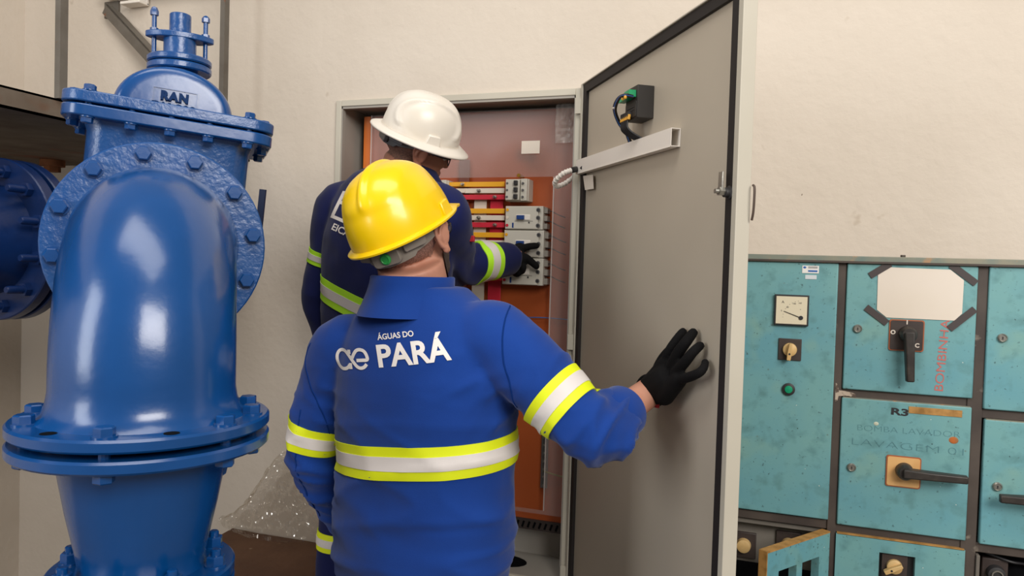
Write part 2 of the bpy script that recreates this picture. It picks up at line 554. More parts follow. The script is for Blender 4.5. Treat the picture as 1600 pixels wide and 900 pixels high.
for i in range(12):
    t = R_(15 + 30 * i + 6.5)
    c = FE @ V((0.200 * math.sin(t), -0.0005, 0.200 * math.cos(t)))
    inst('bolt', BOLT, el, zalong(c, -ay, ax))
EC = FE @ V((0, -HL - RB, ZF))                     # centre of the base flange, top face
FB = frame(EC, ax, ay, az)
def drilled(r0, r1, h0, h1, holes, rc, rh, n=60):
    mb = ringplate(MB(FB), r0, r1, h0, h1, 'Z', 72, ch=0.004)
    return mb
base = build('base_flange', drilled(0.12, 0.215, -0.022, 0.0, 0, 0, 0), BLUE, el)
cang = math.degrees(math.atan2(-(EC.y), -(EC.x)))        # heading from the pipe to the lens
axang = math.degrees(math.atan2(ax.y, ax.x))
def base_pt(k, r=0.186):
    """k in degrees: 0 faces the lens, + to the right"""
    t = R_(cang + k)
    return V((EC.x + r * math.cos(t), EC.y + r * math.sin(t), EC.z))
offs = -18
for i in range(12):
    k = offs + 30 * i
    kk = (k + 180) % 360 - 180
    if abs(kk - 12) < 3 or abs(kk + 48) < 3:
        pnt = base_pt(k)
        build('empty_bolt_hole', MB().lathe([(0.0125, pnt.z - 0.02), (0.0125, pnt.z + 0.0006)], 20, o=(pnt.x, pnt.y, 0)), DARKHOLE, el)
        continue
    pnt = base_pt(k)
    inst('bolt', BOLT, el, zalong(pnt, (0, 0, 1)))

rd = thing('pipe_reducer', 'blue cone-shaped flanged reducer under the elbow', 'pipe reducer', (EC.x, EC.y, 0))
build('top_flange', ringplate(MB(FB), 0.10, 0.215, -0.056, -0.034, 'Z', 72, ch=0.004), BLUE, rd)
build('cone', MB(FB).lathe([(0.155, -0.056), (0.146, -0.064), (0.142, -0.075), (0.126, -0.165), (0.110, -0.24), (0.106, -0.262), (0.109, -0.278)], 64, cap=False), BLUE, rd, smooth=180)
build('seam_rib', MB(FB).prism([(0.10, -0.06), (0.150, -0.06), (0.147, -0.085), (0.139, -0.12), (0.11, -0.14)], -0.006, 0.006, 'Y'), BLUE, rd)
build('lower_flange', ringplate(MB(FB), 0.07, 0.158, -0.300, -0.278, 'Z', 64), BLUE, rd)
build('lower_mating_flange', ringplate(MB(FB), 0.07, 0.158, -0.330, -0.308, 'Z', 64), BLUE, rd)
build('stand_pipe', MB(FB).lathe([(0.085, -EC.z + 0.02), (0.085, -0.328)], 48), BLUE, rd, smooth=60)
build('foot', MB(FB).lathe([(0.15, -EC.z), (0.15, -EC.z + 0.02), (0.09, -EC.z + 0.03)], 48), BLUE, rd)
for i in range(12):
    k = offs + 30 * i
    kk = (k + 180) % 360 - 180
    if abs(kk - 12) < 3 or abs(kk + 48) < 3:
        continue
    pnt = base_pt(k) - V((0, 0, 0.056))
    inst('nut', BOLT, rd, zalong(pnt, (0, 0, -1)))
    pnt2 = base_pt(k)
    build('bolt_shank', MB().cyl((pnt2.x, pnt2.y, EC.z - 0.036), (pnt2.x, pnt2.y, EC.z - 0.02), 0.009, n=10), BLUE, rd)
for i in range(8):
    pnt = base_pt(65 + 45 * i, 0.132) + V((0, 0, -0.278))
    inst('nut', NUT, rd, zalong(pnt, (0, 0, 1)))

vv = thing('gate_valve', 'blue cast gate valve with bolted bonnet and gland behind the elbow', 'valve', FV @ V((0, 0.2, -0.3)))
build('front_flange', ringplate(MB(FV), 0.10, 0.225, 0.036, 0.066, 'Y'), BLUER, vv)
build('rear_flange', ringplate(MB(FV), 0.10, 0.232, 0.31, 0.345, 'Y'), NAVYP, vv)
def sell(mb, c, r, e1, e2, nu=40, nv=20, zmin=-1.0):
    rings = []
    sp = lambda a, e: math.copysign(abs(a) ** e, a)
    for i in range(nv + 1):
        ph = -PI / 2 + PI * i / nv
        ring = []
        for j in range(nu):
            t = 2 * PI * j / nu
            ring.append((c[0] + r[0] * sp(math.cos(ph), e1) * sp(math.cos(t), e2) if abs(ph) < 1.57 else c[0], c[1] + r[1] * sp(math.cos(ph), e1) * sp(math.sin(t), e2), c[2] + r[2] * sp(math.sin(ph), e1)))
        rings.append(ring)
    mb.loft(rings)
    return mb
BZ = 0.262
body = MB(FV)
poly = []
for sx_, sy_ in ((1, 1), (-1, 1), (-1, -1), (1, -1)):
    cx, cy, rr = sx_ * (0.174 - 0.05), 0.188 + sy_ * (0.115 - 0.05), 0.05
    a0 = {(1, 1): 0, (-1, 1): 90, (-1, -1): 180, (1, -1): 270}[(sx_, sy_)]
    for k in range(7):
        t = R_(a0 + 15 * k)
        poly.append((cx + rr * math.cos(t), cy + rr * math.sin(t)))
body.loft([[(x * s_, 0.188 + (y - 0.188) * s_, z) for x, y in poly] for z, s_ in ((-0.21, 0.5), (-0.19, 0.75), (-0.14, 0.95), (-0.05, 1), (0.1, 1), (BZ - 0.02, 1.0), (BZ, 1.04))])
body.lathe([(0.16, 0.05), (0.16, 0.33)], 48, 'Y')
build('body', body, BLUER, vv)
def roundrect(hx, hy, cy, r, k=6):
    pts = []
    for sx_, sy_, a0 in ((1, 1, 0), (-1, 1, 90), (-1, -1, 180), (1, -1, 270)):
        for i in range(k + 1):
            t = R_(a0 + 90 * i / k)
            pts.append((sx_ * (hx - r) + r * math.cos(t), cy + sy_ * (hy - r) + r * math.sin(t)))
    return pts
rr = roundrect(0.221, 0.155, 0.188, 0.05)
build('body_flange', MB(FV).prism(rr, BZ, BZ + 0.026), BLUE, vv, bevel=0.003)
build('bonnet_flange', MB(FV).prism([(x * 1.005, y) for x, y in rr], BZ + 0.031, BZ + 0.056), BLUER, vv, bevel=0.003)
dome = []
for yy, s_ in ((0.084, 0.72), (0.085, 0.86), (0.089, 0.93), (0.097, 0.975), (0.112, 1.0), (0.26, 1.0), (0.28, 0.975), (0.288, 0.93), (0.292, 0.86)):
    dome.append([(0.128 * s_ * math.cos(PI * i / 30), yy, BZ + 0.052 + 0.104 * s_ * math.sin(PI * i / 30)) for i in range(31)] + [(-0.128 * s_, yy, BZ + 0.03), (0.128 * s_, yy, BZ + 0.03)])
build('bonnet', MB(FV).loft(dome), BLUE, vv, smooth=50)
FN = frame(FV @ V((0.0, 0.0838, BZ + 0.044)), (FV.to_3x3() @ V((1, 0, 0))), (FV.to_3x3() @ V((0, 1, 0))), (FV.to_3x3() @ V((0, 0, 1))))
pl = MB(FN)
for lo, hi in (((-0.048, -0.002, 0.0), (-0.0455, 0.004, 0.056)), ((0.0455, -0.002, 0.0), (0.048, 0.004, 0.056)), ((-0.0455, -0.002, 0.0535), (0.0455, 0.004, 0.056))):
    pl.span(lo, hi)
nameplate = build('cast_nameplate', pl, BLUE, vv)
for body_, zz, ss in (('RAN', 0.029, 0.026), ('DN 300', 0.004, 0.024)):
    vs_, fs_ = text_mesh(body_, ss, 0.0018, depth=0.006, space=1.2)
    mb = MB(FN)
    mb.add([(x, -0.001 - z, zz + y) for x, y, z in vs_], fs_)
    build('cast_lettering', mb, mat('letter_shade_blue', '#052b58', 0.7, spec=0.2), nameplate, smooth=None, label='raised letters ' + body_)  # casting's own blue, darkened to stand in for shadow round the raised letters
for i, (x, yy) in enumerate([(-0.165, 0.047), (-0.08, 0.047), (0.0, 0.047), (0.08, 0.047), (0.165, 0.047), (-0.203, 0.12), (0.203, 0.12), (-0.203, 0.25), (0.203, 0.25), (-0.125, 0.329), (0, 0.329), (0.125, 0.329)]):
    top = FV @ V((x, yy, BZ + 0.056)); bot = FV @ V((x, yy, BZ))
    up = FV.to_3x3() @ V((0, 0, 1))
    if not (abs(x) < 0.1 and yy < 0.1):
        inst('bonnet_bolt', SMALLB, vv, zalong(top, up))
    inst('bonnet_nut', SMALLB, vv, zalong(bot, -up))
GZ, gy = 0.424, 0.188
FG = FE @ M.Translation(FV.to_3x3() @ V((0, 0, 0)) ) 
FG = FE @ M.Translation((FE.inverted() @ (FV @ V((0, gy, GZ)))))
build('gland_neck', MB(FG).lathe([(0.062, -0.03), (0.045, -0.012), (0.04, 0.002)], 40, cap=False), BLUE, vv, smooth=180)
build('gland_lower_flange', ringplate(MB(FG), 0.02, 0.0725, 0.0, 0.0165, 'Z', 48), BLUER, vv)
build('gland_upper_flange', ringplate(MB(FG), 0.02, 0.0725, 0.019, 0.0345, 'Z', 48), BLUER, vv)
FU = FG @ M.Translation((0, 0, -0.011))
build('stuffing_box', MB(FU).lathe([(0.037, 0.03), (0.037, 0.09)], 40), BLUER, vv)
fol = [(0.076 * math.cos(t) if abs(math.cos(t)) > 0.6 else 0.076 * math.cos(t), 0.030 * math.sin(t) * (0.62 + 0.6 * abs(math.sin(t)))) for t in [2 * PI * i / 40 for i in range(40)]]
build('gland_follower', MB(FU).prism(fol, 0.090, 0.104), BLUER, vv, bevel=0.002)
build('stem_sleeve', MB(FU).lathe([(0.026, 0.1), (0.0245, 0.106), (0.0245, 0.150), (0.023, 0.152), (0.015, 0.152), (0.015, 0.14)], 36), BLUER, vv)
for s_ in (-1, 1):
    st = build('gland_stud', MB(FU).lathe([(0.0055, 0.03), (0.0055, 0.150)], 12, o=(s_ * 0.057, 0, 0)), BLUE, vv)
    build('nut', MB(FU).lathe([(0.0095, 0.104), (0.0095, 0.112)], 6, o=(s_ * 0.057, 0, 0)), BLUE, st, smooth=30)
    build('cap_nut', MB(FU).lathe([(0.0095, 0.142), (0.0095, 0.152), (0.006, 0.157 + (0.004 if s_ < 0 else 0)), (0.002, 0.159 + (0.004 if s_ < 0 else 0))], 6, o=(s_ * 0.057, 0, 0)), BLUE, st, smooth=30)

# the second pipe, square to the wall, and the branch that feeds the valve
PU, PZ = -2.0, 1.585
FP = frame((PU, 1.44, PZ), (1, 0, 0), (0, 1, 0), (0, 0, 1))
lp = thing('supply_pipe', 'dark blue flanged pipe with stud bolts at the left edge', 'pipe', (PU, 1.44, PZ - 0.2))
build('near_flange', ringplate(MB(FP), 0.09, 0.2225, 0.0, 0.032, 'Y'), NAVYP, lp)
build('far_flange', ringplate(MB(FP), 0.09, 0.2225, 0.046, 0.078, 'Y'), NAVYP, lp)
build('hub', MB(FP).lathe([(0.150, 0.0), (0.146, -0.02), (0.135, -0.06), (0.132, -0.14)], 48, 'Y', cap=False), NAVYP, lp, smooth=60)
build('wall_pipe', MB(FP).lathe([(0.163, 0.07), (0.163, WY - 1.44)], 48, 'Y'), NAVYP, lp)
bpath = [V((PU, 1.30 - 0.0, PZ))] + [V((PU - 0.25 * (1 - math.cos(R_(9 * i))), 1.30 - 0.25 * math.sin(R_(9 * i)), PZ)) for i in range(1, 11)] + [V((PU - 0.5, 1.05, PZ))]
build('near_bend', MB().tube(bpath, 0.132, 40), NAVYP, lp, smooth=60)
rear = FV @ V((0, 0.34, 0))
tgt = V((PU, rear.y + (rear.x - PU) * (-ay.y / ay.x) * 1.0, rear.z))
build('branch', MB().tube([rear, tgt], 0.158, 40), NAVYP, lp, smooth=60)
STUD = MB().lathe([(0.0105, -0.03), (0.0105, 0.055), (0.008, 0.06)], 12).lathe([(0.019, 0.0), (0.019, 0.016)], 6).mesh('stud', 35)
STUD.materials.append(NAVYP)
for i in range(12):
    t = R_(15 + 30 * i)
    inst('stud_bolt', STUD, lp, zalong((PU + 0.188 * math.sin(t), 1.44, PZ + 0.188 * math.cos(t)), (0, -1, 0)))
# stray strip behind the valve
a = aty(411, 296, 2.0); b = aty(400, 402, 2.0)
o = build('rubber_strip', MB(zalong(a, b - a)).span((-0.012, -0.003, 0), (0.012, 0.003, (b - a).length)), mat('navy_strip', '#14213f', 0.6))
tag(o, 'narrow dark strip upright beside the round valve flange', 'strip')

# ------------------------------------------------------------------ wall cabinet
cab = thing('wall_cabinet', 'open grey recessed electrical cabinet with orange mounting plate', 'electrical cabinet', ((CL + CRR) / 2, WY, CB))
FY = WY - 0.012
fw = 0.022
fm = MB()
for lo, hi in (((CL, FY, CB), (CL + fw, WY + 0.004, CT)), ((CRR - fw, FY, CB), (CRR, WY + 0.004, CT)), ((CL + fw, FY, CT - fw), (CRR - fw, WY + 0.004, CT)), ((CL + fw, FY, CB), (CRR - fw, WY + 0.004, CB + fw))):
    fm.span(lo, hi)
build('frame', fm, CABL, cab, bevel=0.002)
fm = MB()
i0 = 0.012
for lo, hi in (((CL + i0 + 0.006, FY + 0.004, CB + fw), (CL + i0 + 0.014, WY + 0.012, CT - fw)), ((CRR - 0.026, FY + 0.004, CB + fw), (CRR - 0.018, WY + 0.012, CT - fw)), ((CL + fw, FY + 0.004, CT - 0.03), (CRR - fw, WY + 0.012, CT - 0.02))):
    fm.span(lo, hi)
build('inner_lip', fm, CABD, cab)
D0, D1 = WY + 0.003, WY + 0.205
sh = MB()
sh.span((CL + 0.012, D0, CB + 0.012), (CL + 0.016, D1, CT - 0.012))
sh.span((CRR - 0.016, D0, CB + 0.012), (CRR - 0.012, D1, CT - 0.012))
sh.span((CL + 0.012, D0, CT - 0.016), (CRR - 0.012, D1, CT - 0.012))
sh.span((CL + 0.012, D1 - 0.004, CB + 0.012), (CRR - 0.012, D1, CT - 0.012))
build('shell', sh, CABD, cab)
build('floor_plate', MB().span((CL + 0.012, D0, CB + 0.012), (CRR - 0.012, D1, CB + 0.02)), CABD, cab)
PY = 2.47                                             # front of the mounting plate
def pl_(px, py): return aty(px, py, PY)
plate = build('mounting_plate', MB().span((-1.452, PY, 0.66), (-0.612, PY + 0.004, 2.104)), ORANGE, cab)
gap = aty(822, 885, D0 + 0.09)
hole = [(gap.x - 0.10 + 0.10 * math.cos(t) * (1 if math.cos(t) > 0 else 1.5), D0 + 0.095 + 0.055 * math.sin(t)) for t in [2 * PI * i / 20 for i in range(20)]]
build('cable_opening', MB().prism(hole, CB + 0.0195, CB + 0.0212), DARKHOLE, cab)
# perforated trunking strip along the foot of the plate
tr = build('slotted_strip', MB().span((-1.45, PY - 0.010, 0.628), (-0.615, PY + 0.002, 0.664)), mat('dark_strip', '#3a312e', 0.6), cab)
slot = MB().box((0, 0, 0), (0.007, 0.002, 0.022)).mesh('slot'); slot.materials.append(DARKHOLE)
for i in range(40):
    x = -1.435 + i * 0.0205
    m_ = M.Translation((x, PY - 0.0105, 0.646)) @ M.Rotation(R_(18), 4, 'Y')
    inst('slot', slot, tr, m_)
# earth bar with screws
e0, e1 = aty(852, 690, PY - 0.012), aty(849, 762, PY - 0.012)
eb = build('earth_bar', MB().span((e0.x - 0.012, PY - 0.016, e1.z), (e0.x + 0.012, PY - 0.010, 1.12)), ZINC, cab)
build('earth_bar_support', MB().span((e0.x - 0.006, PY - 0.010, e1.z + 0.01), (e0.x + 0.006, PY, e1.z + 0.03)), BRKD, eb)
scr = MB().lathe([(0.006, 0), (0.006, 0.006), (0.0035, 0.0065), (0.0035, 0.018)], 6).mesh('screw', 30); scr.materials.append(ZINC)
for i in range(9):
    zz = e1.z + 0.012 + i * 0.028
    inst('screw', scr, eb, zalong((e0.x, PY - 0.016, zz), (0, -1, 0)))
build('earth_wire', MB().tube(spline([(e0.x, PY - 0.02, e1.z + 0.06), (e0.x + 0.03, PY - 0.03, e1.z + 0.058), (e0.x + 0.06, PY - 0.02, e1.z + 0.05), (e0.x + 0.095, PY - 0.02, e1.z + 0.049)]), 0.0025, 8), mat('green_yellow_wire', '#8c8a2a', 0.5), cab)
build('blue_wire', MB().tube(spline([aty(795, 497, PY - 0.012), aty(830, 496, PY - 0.015), aty(860, 497, PY - 0.012), aty(893, 500, PY - 0.012)]), 0.0018, 8), WIREB, cab)
# busbars on the plate
def bar(x0, x1, y0, y1, m_, prou, bolt_px=None, parent=None):
    a = aty(x0, (y0 + y1) / 2, PY - prou); b = aty(x1, (y0 + y1) / 2, PY - prou)
    h = (aty(x0, y0, PY - prou).z - aty(x0, y1, PY - prou).z)
    zc = (a.z + b.z) / 2
    o_ = build('busbar', MB().span((a.x, PY - prou - 0.005, zc - h / 2), (b.x, PY - prou, zc + h / 2)), m_, cab, bevel=0.001)
    for bp in (bolt_px or []):
        c = aty(bp, (y0 + y1) / 2, PY - prou - 0.005)
        inst('busbar_bolt', scr, o_, zalong((c.x, PY - prou - 0.005, zc), (0, -1, 0)) @ M.Scale(1.1, 4))
    return o_
def vbar(x0, x1, y0, y1, m_, prou):
    a = aty((x0 + x1) / 2, 380, PY - prou)
    hw = (aty(x1, 380, PY - prou).x - aty(x0, 380, PY - prou).x) / 2
    z1, z0 = aty(x0, y0, PY - prou).z, aty(x0, y1, PY - prou).z
    build('riser_busbar', MB().span((a.x - hw, PY - prou - 0.006, z0), (a.x + hw, PY - prou, z1)), m_, cab, bevel=0.001)
vbar(715, 731, 250, 600, mat('busbar_brown', '#7b4a3c', 0.5), 0.012)
vbar(740, 759, 304, 640, BARW, 0.012)
vbar(765, 785, 306, 660, BARR, 0.012)
for (y0, m_, bx) in ((284.5, BARY, 724), (294.5, BARW, 749), (304.5, BARR, 774), (326, BARY, 724), (336.5, BARW, 749), (347.5, BARR, 774), (363, BARY, 724), (375, BARW, 749), (387, BARR, 774), (405, BARY, 724), (417, BARW, 749), (429, BARR, 774)):
    bar(700 if y0 < 320 else 690, 789, y0, y0 + 7.6, m_, 0.030, [bx])
    if y0 < 360 and m_ is not BARR:
        bar(700, 727, y0 + 0.6, y0 + 7.0, m_, 0.0352)
# rear left upright rail; its lit look is put into a brighter orange
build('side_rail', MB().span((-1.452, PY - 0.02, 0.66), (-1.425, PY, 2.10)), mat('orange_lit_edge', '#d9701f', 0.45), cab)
# clear acrylic cover with a cut-out round the breakers
AYv = 2.425
cx0, cx1 = aty(655, 300, AYv).x, aty(862, 380, AYv).x
cz1, cz0 = aty(862, 276, AYv).z, aty(862, 800, AYv).z
ac = MB()
ax0, ax1, az0, az1 = -1.405, -0.61, 0.70, 2.098
for lo, hi in (((ax0, AYv, az0), (cx0, AYv + 0.003, az1)), ((cx1, AYv, az0), (ax1, AYv + 0.003, az1)), ((cx0, AYv, cz1), (cx1, AYv + 0.003, az1)), ((cx0, AYv, az0), (cx1, AYv + 0.003, cz0))):
    ac.span(lo, hi)
cov = build('acrylic_cover', ac, ACRYL, cab, smooth=None, label='clear acrylic cover with a cut-out')
for lo, hi in (((cx1 - 0.001, AYv - 0.001, cz0), (cx1 + 0.0025, AYv + 0.004, cz1)), ((ax0 - 0.003, AYv - 0.001, az0), (ax0, AYv + 0.004, az1))):
    build('cover_edge', MB().span(lo, hi), clear_mat('acrylic_edge', (0.95, 0.9, 0.88, 1), 0.45, 0.3), cov)
lz = aty(829, 230, AYv - 0.002)
build('rating_label', MB().span((lz.x - 0.033, AYv - 0.002, lz.z - 0.022), (lz.x + 0.033, AYv - 0.0005, lz.z + 0.022)), PAPER, cov)
stz = aty(813, 275, PY - 0.03)
build('stand_off', MB().lathe([(0.006, PY - 0.05), (0.006, PY)], 12, 'Y', o=(stz.x, 0, stz.z)), BRASS, cab)
# loose corner of protective film
fz = aty(890, 195, AYv - 0.01)
mbf = MB()
n_ = 14
vs_ = []
for i in range(n_):
    for j in range(n_):
        u, v = i / (n_ - 1), j / (n_ - 1)
        q = V((fz.x - 0.05 + 0.075 * u, AYv - 0.006 - 0.02 * abs(noise.noise(V((u * 4, v * 5, 1)))), fz.z - 0.06 + 0.13 * v))
        vs_.append(q)
mbf.add(vs_, [(i * n_ + j, (i + 1) * n_ + j, (i + 1) * n_ + j + 1, i * n_ + j + 1) for i in range(n_ - 1) for j in range(n_ - 1)])
build('film_corner', mbf, FILM, cov, smooth=None)

def breaker(x0, x1, y0, y1, label, kind='case'):
    a = aty(x0, (y0 + y1) / 2, PY - 0.065); b = aty(x1, (y0 + y1) / 2, PY - 0.065)
    zt, zb = aty((x0 + x1) / 2, y0, PY - 0.065).z, aty((x0 + x1) / 2, y1, PY - 0.065).z
    w_, h = b.x - a.x, zt - zb
    F = frame((a.x, PY - 0.0, zb), (1, 0, 0), (0, 1, 0), (0, 0, 1))
    t = thing('circuit_breaker', label, 'circuit breaker', (a.x + w_ / 2, PY, zb), 'breakers in the wall cabinet')
    if kind == 'case':
        build('case', MB(F).span((0, -0.055, 0), (w_ * 0.97, 0, h)).span((w_ * 0.02, -0.062, h * 0.02), (w_ * 0.86, -0.05, h * 0.98)), BRKR, t, bevel=0.0015)
        build('window', MB(F).span((w_ * 0.30, -0.0645, h * 0.40), (w_ * 0.66, -0.0615, h * 0.63)), WHITEP, t, bevel=0.001)
        build('toggle', MB(F).span((w_ * 0.33, -0.072, h * 0.42), (w_ * 0.52, -0.063, h * 0.60)), BRKB, t, bevel=0.001)
        build('cover_groove', MB(F).span((w_ * 0.26, -0.0625, h * 0.345), (w_ * 0.73, -0.0615, h * 0.36)), BRKD, t)
        build('test_button', MB(F).span((w_ * 0.62, -0.0635, h * 0.26), (w_ * 0.65, -0.0615, h * 0.33)), BRKD, t)
        build('badge', MB(F).span((w_ * 0.20, -0.0630, h * 0.07), (w_ * 0.24, -0.0615, h * 0.28)), BRKB, t)
        for k, m_ in enumerate((BARR, BARW, BARY)):
            build('line_terminal', MB(F).lathe([(0.0052, -0.0640), (0.0052, -0.060)], 14, 'Y', o=(w_ * 0.07, 0, h * (0.17 + 0.33 * k))), m_, t)
        for k in range(3):
            tm = build('load_terminal', MB(F).lathe([(0.0072, -0.0632), (0.0072, -0.060)], 14, 'Y', o=(w_ * 0.86, 0, h * (0.17 + 0.33 * k))), STRAPD, t)
            build('terminal_screw', MB(F).lathe([(0.0042, -0.0645), (0.0042, -0.063)], 8, 'Y', o=(w_ * 0.86, 0, h * (0.17 + 0.33 * k))), BRKD, tm)
            build('terminal_block', MB(F).span((w_ * 0.97, -0.045, h * (0.05 + 0.33 * k)), (w_ * 1.06, -0.01, h * (0.27 + 0.33 * k))), mat('terminal_grey', '#8b857c', 0.5), t)
        for k in (0.35, 0.80):
            p0_ = F @ V((w_ * 1.0, -0.04, h * k))
            build('lead', MB().tube(spline([p0_, p0_ + V((0.02, -0.004, 0.0)), p0_ + V((0.045, 0.004, -0.012)), p0_ + V((0.065, 0.02, -0.02))]), 0.0016, 8), WIRE, t)
    else:
        build('case', MB(F).span((0, -0.05, 0), (w_ * 0.95, 0, h)).span((w_ * 0.05, -0.066, h * 0.03), (w_ * 0.62, -0.04, h * 0.97)).span((w_ * 0.66, -0.062, h * 0.0), (w_ * 0.92, -0.04, h)), BRKR, t, bevel=0.0015)
        for k in range(3):
            build('toggle', MB(F).span((w_ * 0.42, -0.078, h * (0.08 + 0.31 * k)), (w_ * 0.56, -0.062, h * (0.28 + 0.31 * k))), BRKD, t, bevel=0.001)
            for xx in (0.12, 0.76):
                build('terminal_screw', MB(F).lathe([(0.004, -0.0675), (0.004, -0.06)], 10, 'Y', o=(w_ * xx, 0, h * (0.17 + 0.31 * k))), STRAPD, t)
    return t
breaker(788, 826, 279, 313.5, 'small three-pole breaker with black toggles at the top of the right column', 'mini')
breaker(668, 699, 281, 309, 'pale breaker half hidden behind the yellow helmet', 'mini')
breaker(788, 849, 321.6, 358.4, 'moulded-case breaker just below the small black-toggle breaker', 'case')
breaker(786, 850, 359.4, 402, 'moulded-case breaker the gloved finger points at', 'case')
breaker(783.5, 849, 403, 445.5, 'lowest moulded-case breaker, under the pointing glove', 'case')

# ------------------------------------------------------------------ cabinet door, open
HX, HY = -0.572, WY - 0.018
DE = V((0.553, -0.833, 0)).normalized()
DN = V((-DE.y * -1, 0, 0))
DN = V((DE.y, -DE.x, 0)).normalized()                 # out of the inner face, to the lens
DW = 0.925
DT, DBt = CT + 0.008, CB - 0.01
FD = frame((HX, HY, 0), DE, -DN, (0, 0, 1))            # x along the door, y into its thickness, z up
def dpt(px, py, off=0.0):
    return onplane(px, py, V((HX, HY, 0)) + DN * off, DN)
dr = thing('cabinet_door', 'grey sheet-steel cabinet door swung wide open, gloved hand on it', 'cabinet door', (HX, HY, DBt))
build('panel', MB(FD).span((0.0, 0.0, DBt), (DW, 0.002, DT)), CABG, dr)
lip = MB(FD)
for lo, hi in (((-0.004, -0.014, DBt), (0.010, 0.018, DT)), ((DW - 0.002, -0.012, DBt), (DW + 0.016, 0.02, DT)), ((0.010, -0.014, DT - 0.004), (DW - 0.002, 0.018, DT)), ((0.010, -0.014, DBt), (DW - 0.002, 0.018, DBt + 0.004))):
    lip.span(lo, hi)
build('folded_edge', lip, CABL, dr, bevel=0.0012)
g = MB(FD)
gw = 0.026
for lo, hi in (((0.011, -0.010, DBt + 0.005), (0.011 + gw, 0.0, DT - 0.005)), ((DW - 0.003 - gw, -0.010, DBt + 0.005), (DW - 0.003, 0.0, DT - 0.005)), ((0.011 + gw, -0.010, DT - 0.005 - gw), (DW - 0.003 - gw, 0.0, DT - 0.005)), ((0.011 + gw, -0.010, DBt + 0.005), (DW - 0.003 - gw, 0.0, DBt + 0.005 + gw))):
    g.span(lo, hi)
build('rubber_gasket', g, GASKET, dr)
for hz in (CT - 0.06, (CT + CB) / 2, CB + 0.06):
    build('hinge', MB().span((HX - 0.03, HY - 0.008, hz - 0.025), (HX - 0.004, HY + 0.001, hz + 0.025)).cyl((HX - 0.002, HY - 0.006, hz - 0.03), (HX - 0.002, HY - 0.006, hz + 0.03), 0.006), CABL, dr)
q0, q1 = dpt(912, 262, 0.0), dpt(1064, 215, 0.0)
s0 = (q0 - V((HX, HY, 0))).dot(DE); s1 = (q1 - V((HX, HY, 0))).dot(DE)
slope = (q1.z - q0.z) / (s1 - s0)
# power meter on the door
def dbox(mb, px0, px1, py0, py1, o0, o1):
    a = dpt(px0, (py0 + py1) / 2, 0); b = dpt(px1, (py0 + py1) / 2, 0)
    s0 = (a - V((HX, HY, 0))).dot(DE); s1 = (b - V((HX, HY, 0))).dot(DE)
    zt = dpt((px0 + px1) / 2, py0, 0).z; zb = dpt((px0 + px1) / 2, py1, 0).z
    return mb.span((s0, -o1, zb), (s1, -o0, zt))
c0 = dpt(1022, 160)
ms = (c0 - V((HX, HY, 0))).dot(DE)
mzc = c0.z
mt = build('power_meter', MB(FD).span((ms - 0.074, -0.046, mzc - 0.041), (ms, 0.0, mzc + 0.042)).span((ms - 0.071, -0.048, mzc - 0.038), (ms - 0.003, -0.045, mzc + 0.002)), METERB, dr, bevel=0.0015)
build('vent_rib', MB(FD).span((ms - 0.06, -0.0495, mzc - 0.02), (ms - 0.015, -0.047, mzc - 0.018)).span((ms - 0.06, -0.0495, mzc - 0.013), (ms - 0.015, -0.047, mzc - 0.011)), BRKD, mt)
gc = build('green_connector', MB(FD).span((ms - 0.086, -0.062, mzc + 0.010), (ms - 0.03, -0.044, mzc + 0.022)).span((ms - 0.045, -0.064, mzc + 0.012), (ms - 0.010, -0.044, mzc + 0.030)), GREENP, mt, bevel=0.001)
build('black_connector', MB(FD).span((ms - 0.078, -0.058, mzc - 0.034), (ms - 0.03, -0.044, mzc - 0.022)), BRKD, mt)
for k in range(6):
    build('ferrule', MB(FD).cyl((ms - 0.076 + k * 0.0095, -0.054, mzc - 0.032 + k * 0.0005), (ms - 0.076 + k * 0.0095, -0.056, mzc - 0.042), 0.004, n=8), AMBER, mt)
dtop = dpt(986, 226, 0.03)
dz_ = dtop.z
for k in range(5):
    p0_ = FD @ V((ms - 0.074 + k * 0.0095, -0.055, mzc - 0.041))
    sx_ = ms - 0.055 + k * 0.009
    p3_ = FD @ V((sx_, -0.012, q0.z + slope * (sx_ - s0) + 0.018))
    build('meter_lead', MB().tube(spline([p0_, p0_ + V((0, 0, -0.02)), (p0_ + p3_) / 2 + V((-0.006, 0, -0.01)), p3_]), 0.0026, 8), WIRE, dr)
for k, (wm, dx_) in enumerate(((WIRE, 0), (WIREB, 0.005), (WIRE, 0.010))):
    pts = [dpt(989, 150 + k, 0.062), dpt(976, 148 + k, 0.085), dpt(965 + dx_ * 300, 154, 0.088), dpt(959 + dx_ * 300, 170 + k, 0.075), dpt(966 + dx_ * 300, 192, 0.052), dpt(978 + dx_ * 300, 209, 0.032), dpt(984 + dx_ * 300, 226, 0.014), dpt(985 + dx_ * 300, 233, 0.012)]
    build('signal_lead', MB().tube(spline(pts), 0.0032, 8), wm, dr)
for (px, py, of) in ((960, 169, 0.079), (977, 207, 0.034)):
    q = dpt(px, py, of)
    build('cable_tie', MB().ell(q, (0.006, 0.006, 0.003), 10, 6), WHITEP, dr)
for (px, py) in ((977, 152), (973, 154)):
    build('ferrule', MB().ell(dpt(px, py, 0.086), (0.004, 0.004, 0.005), 8, 6), AMBER, dr)
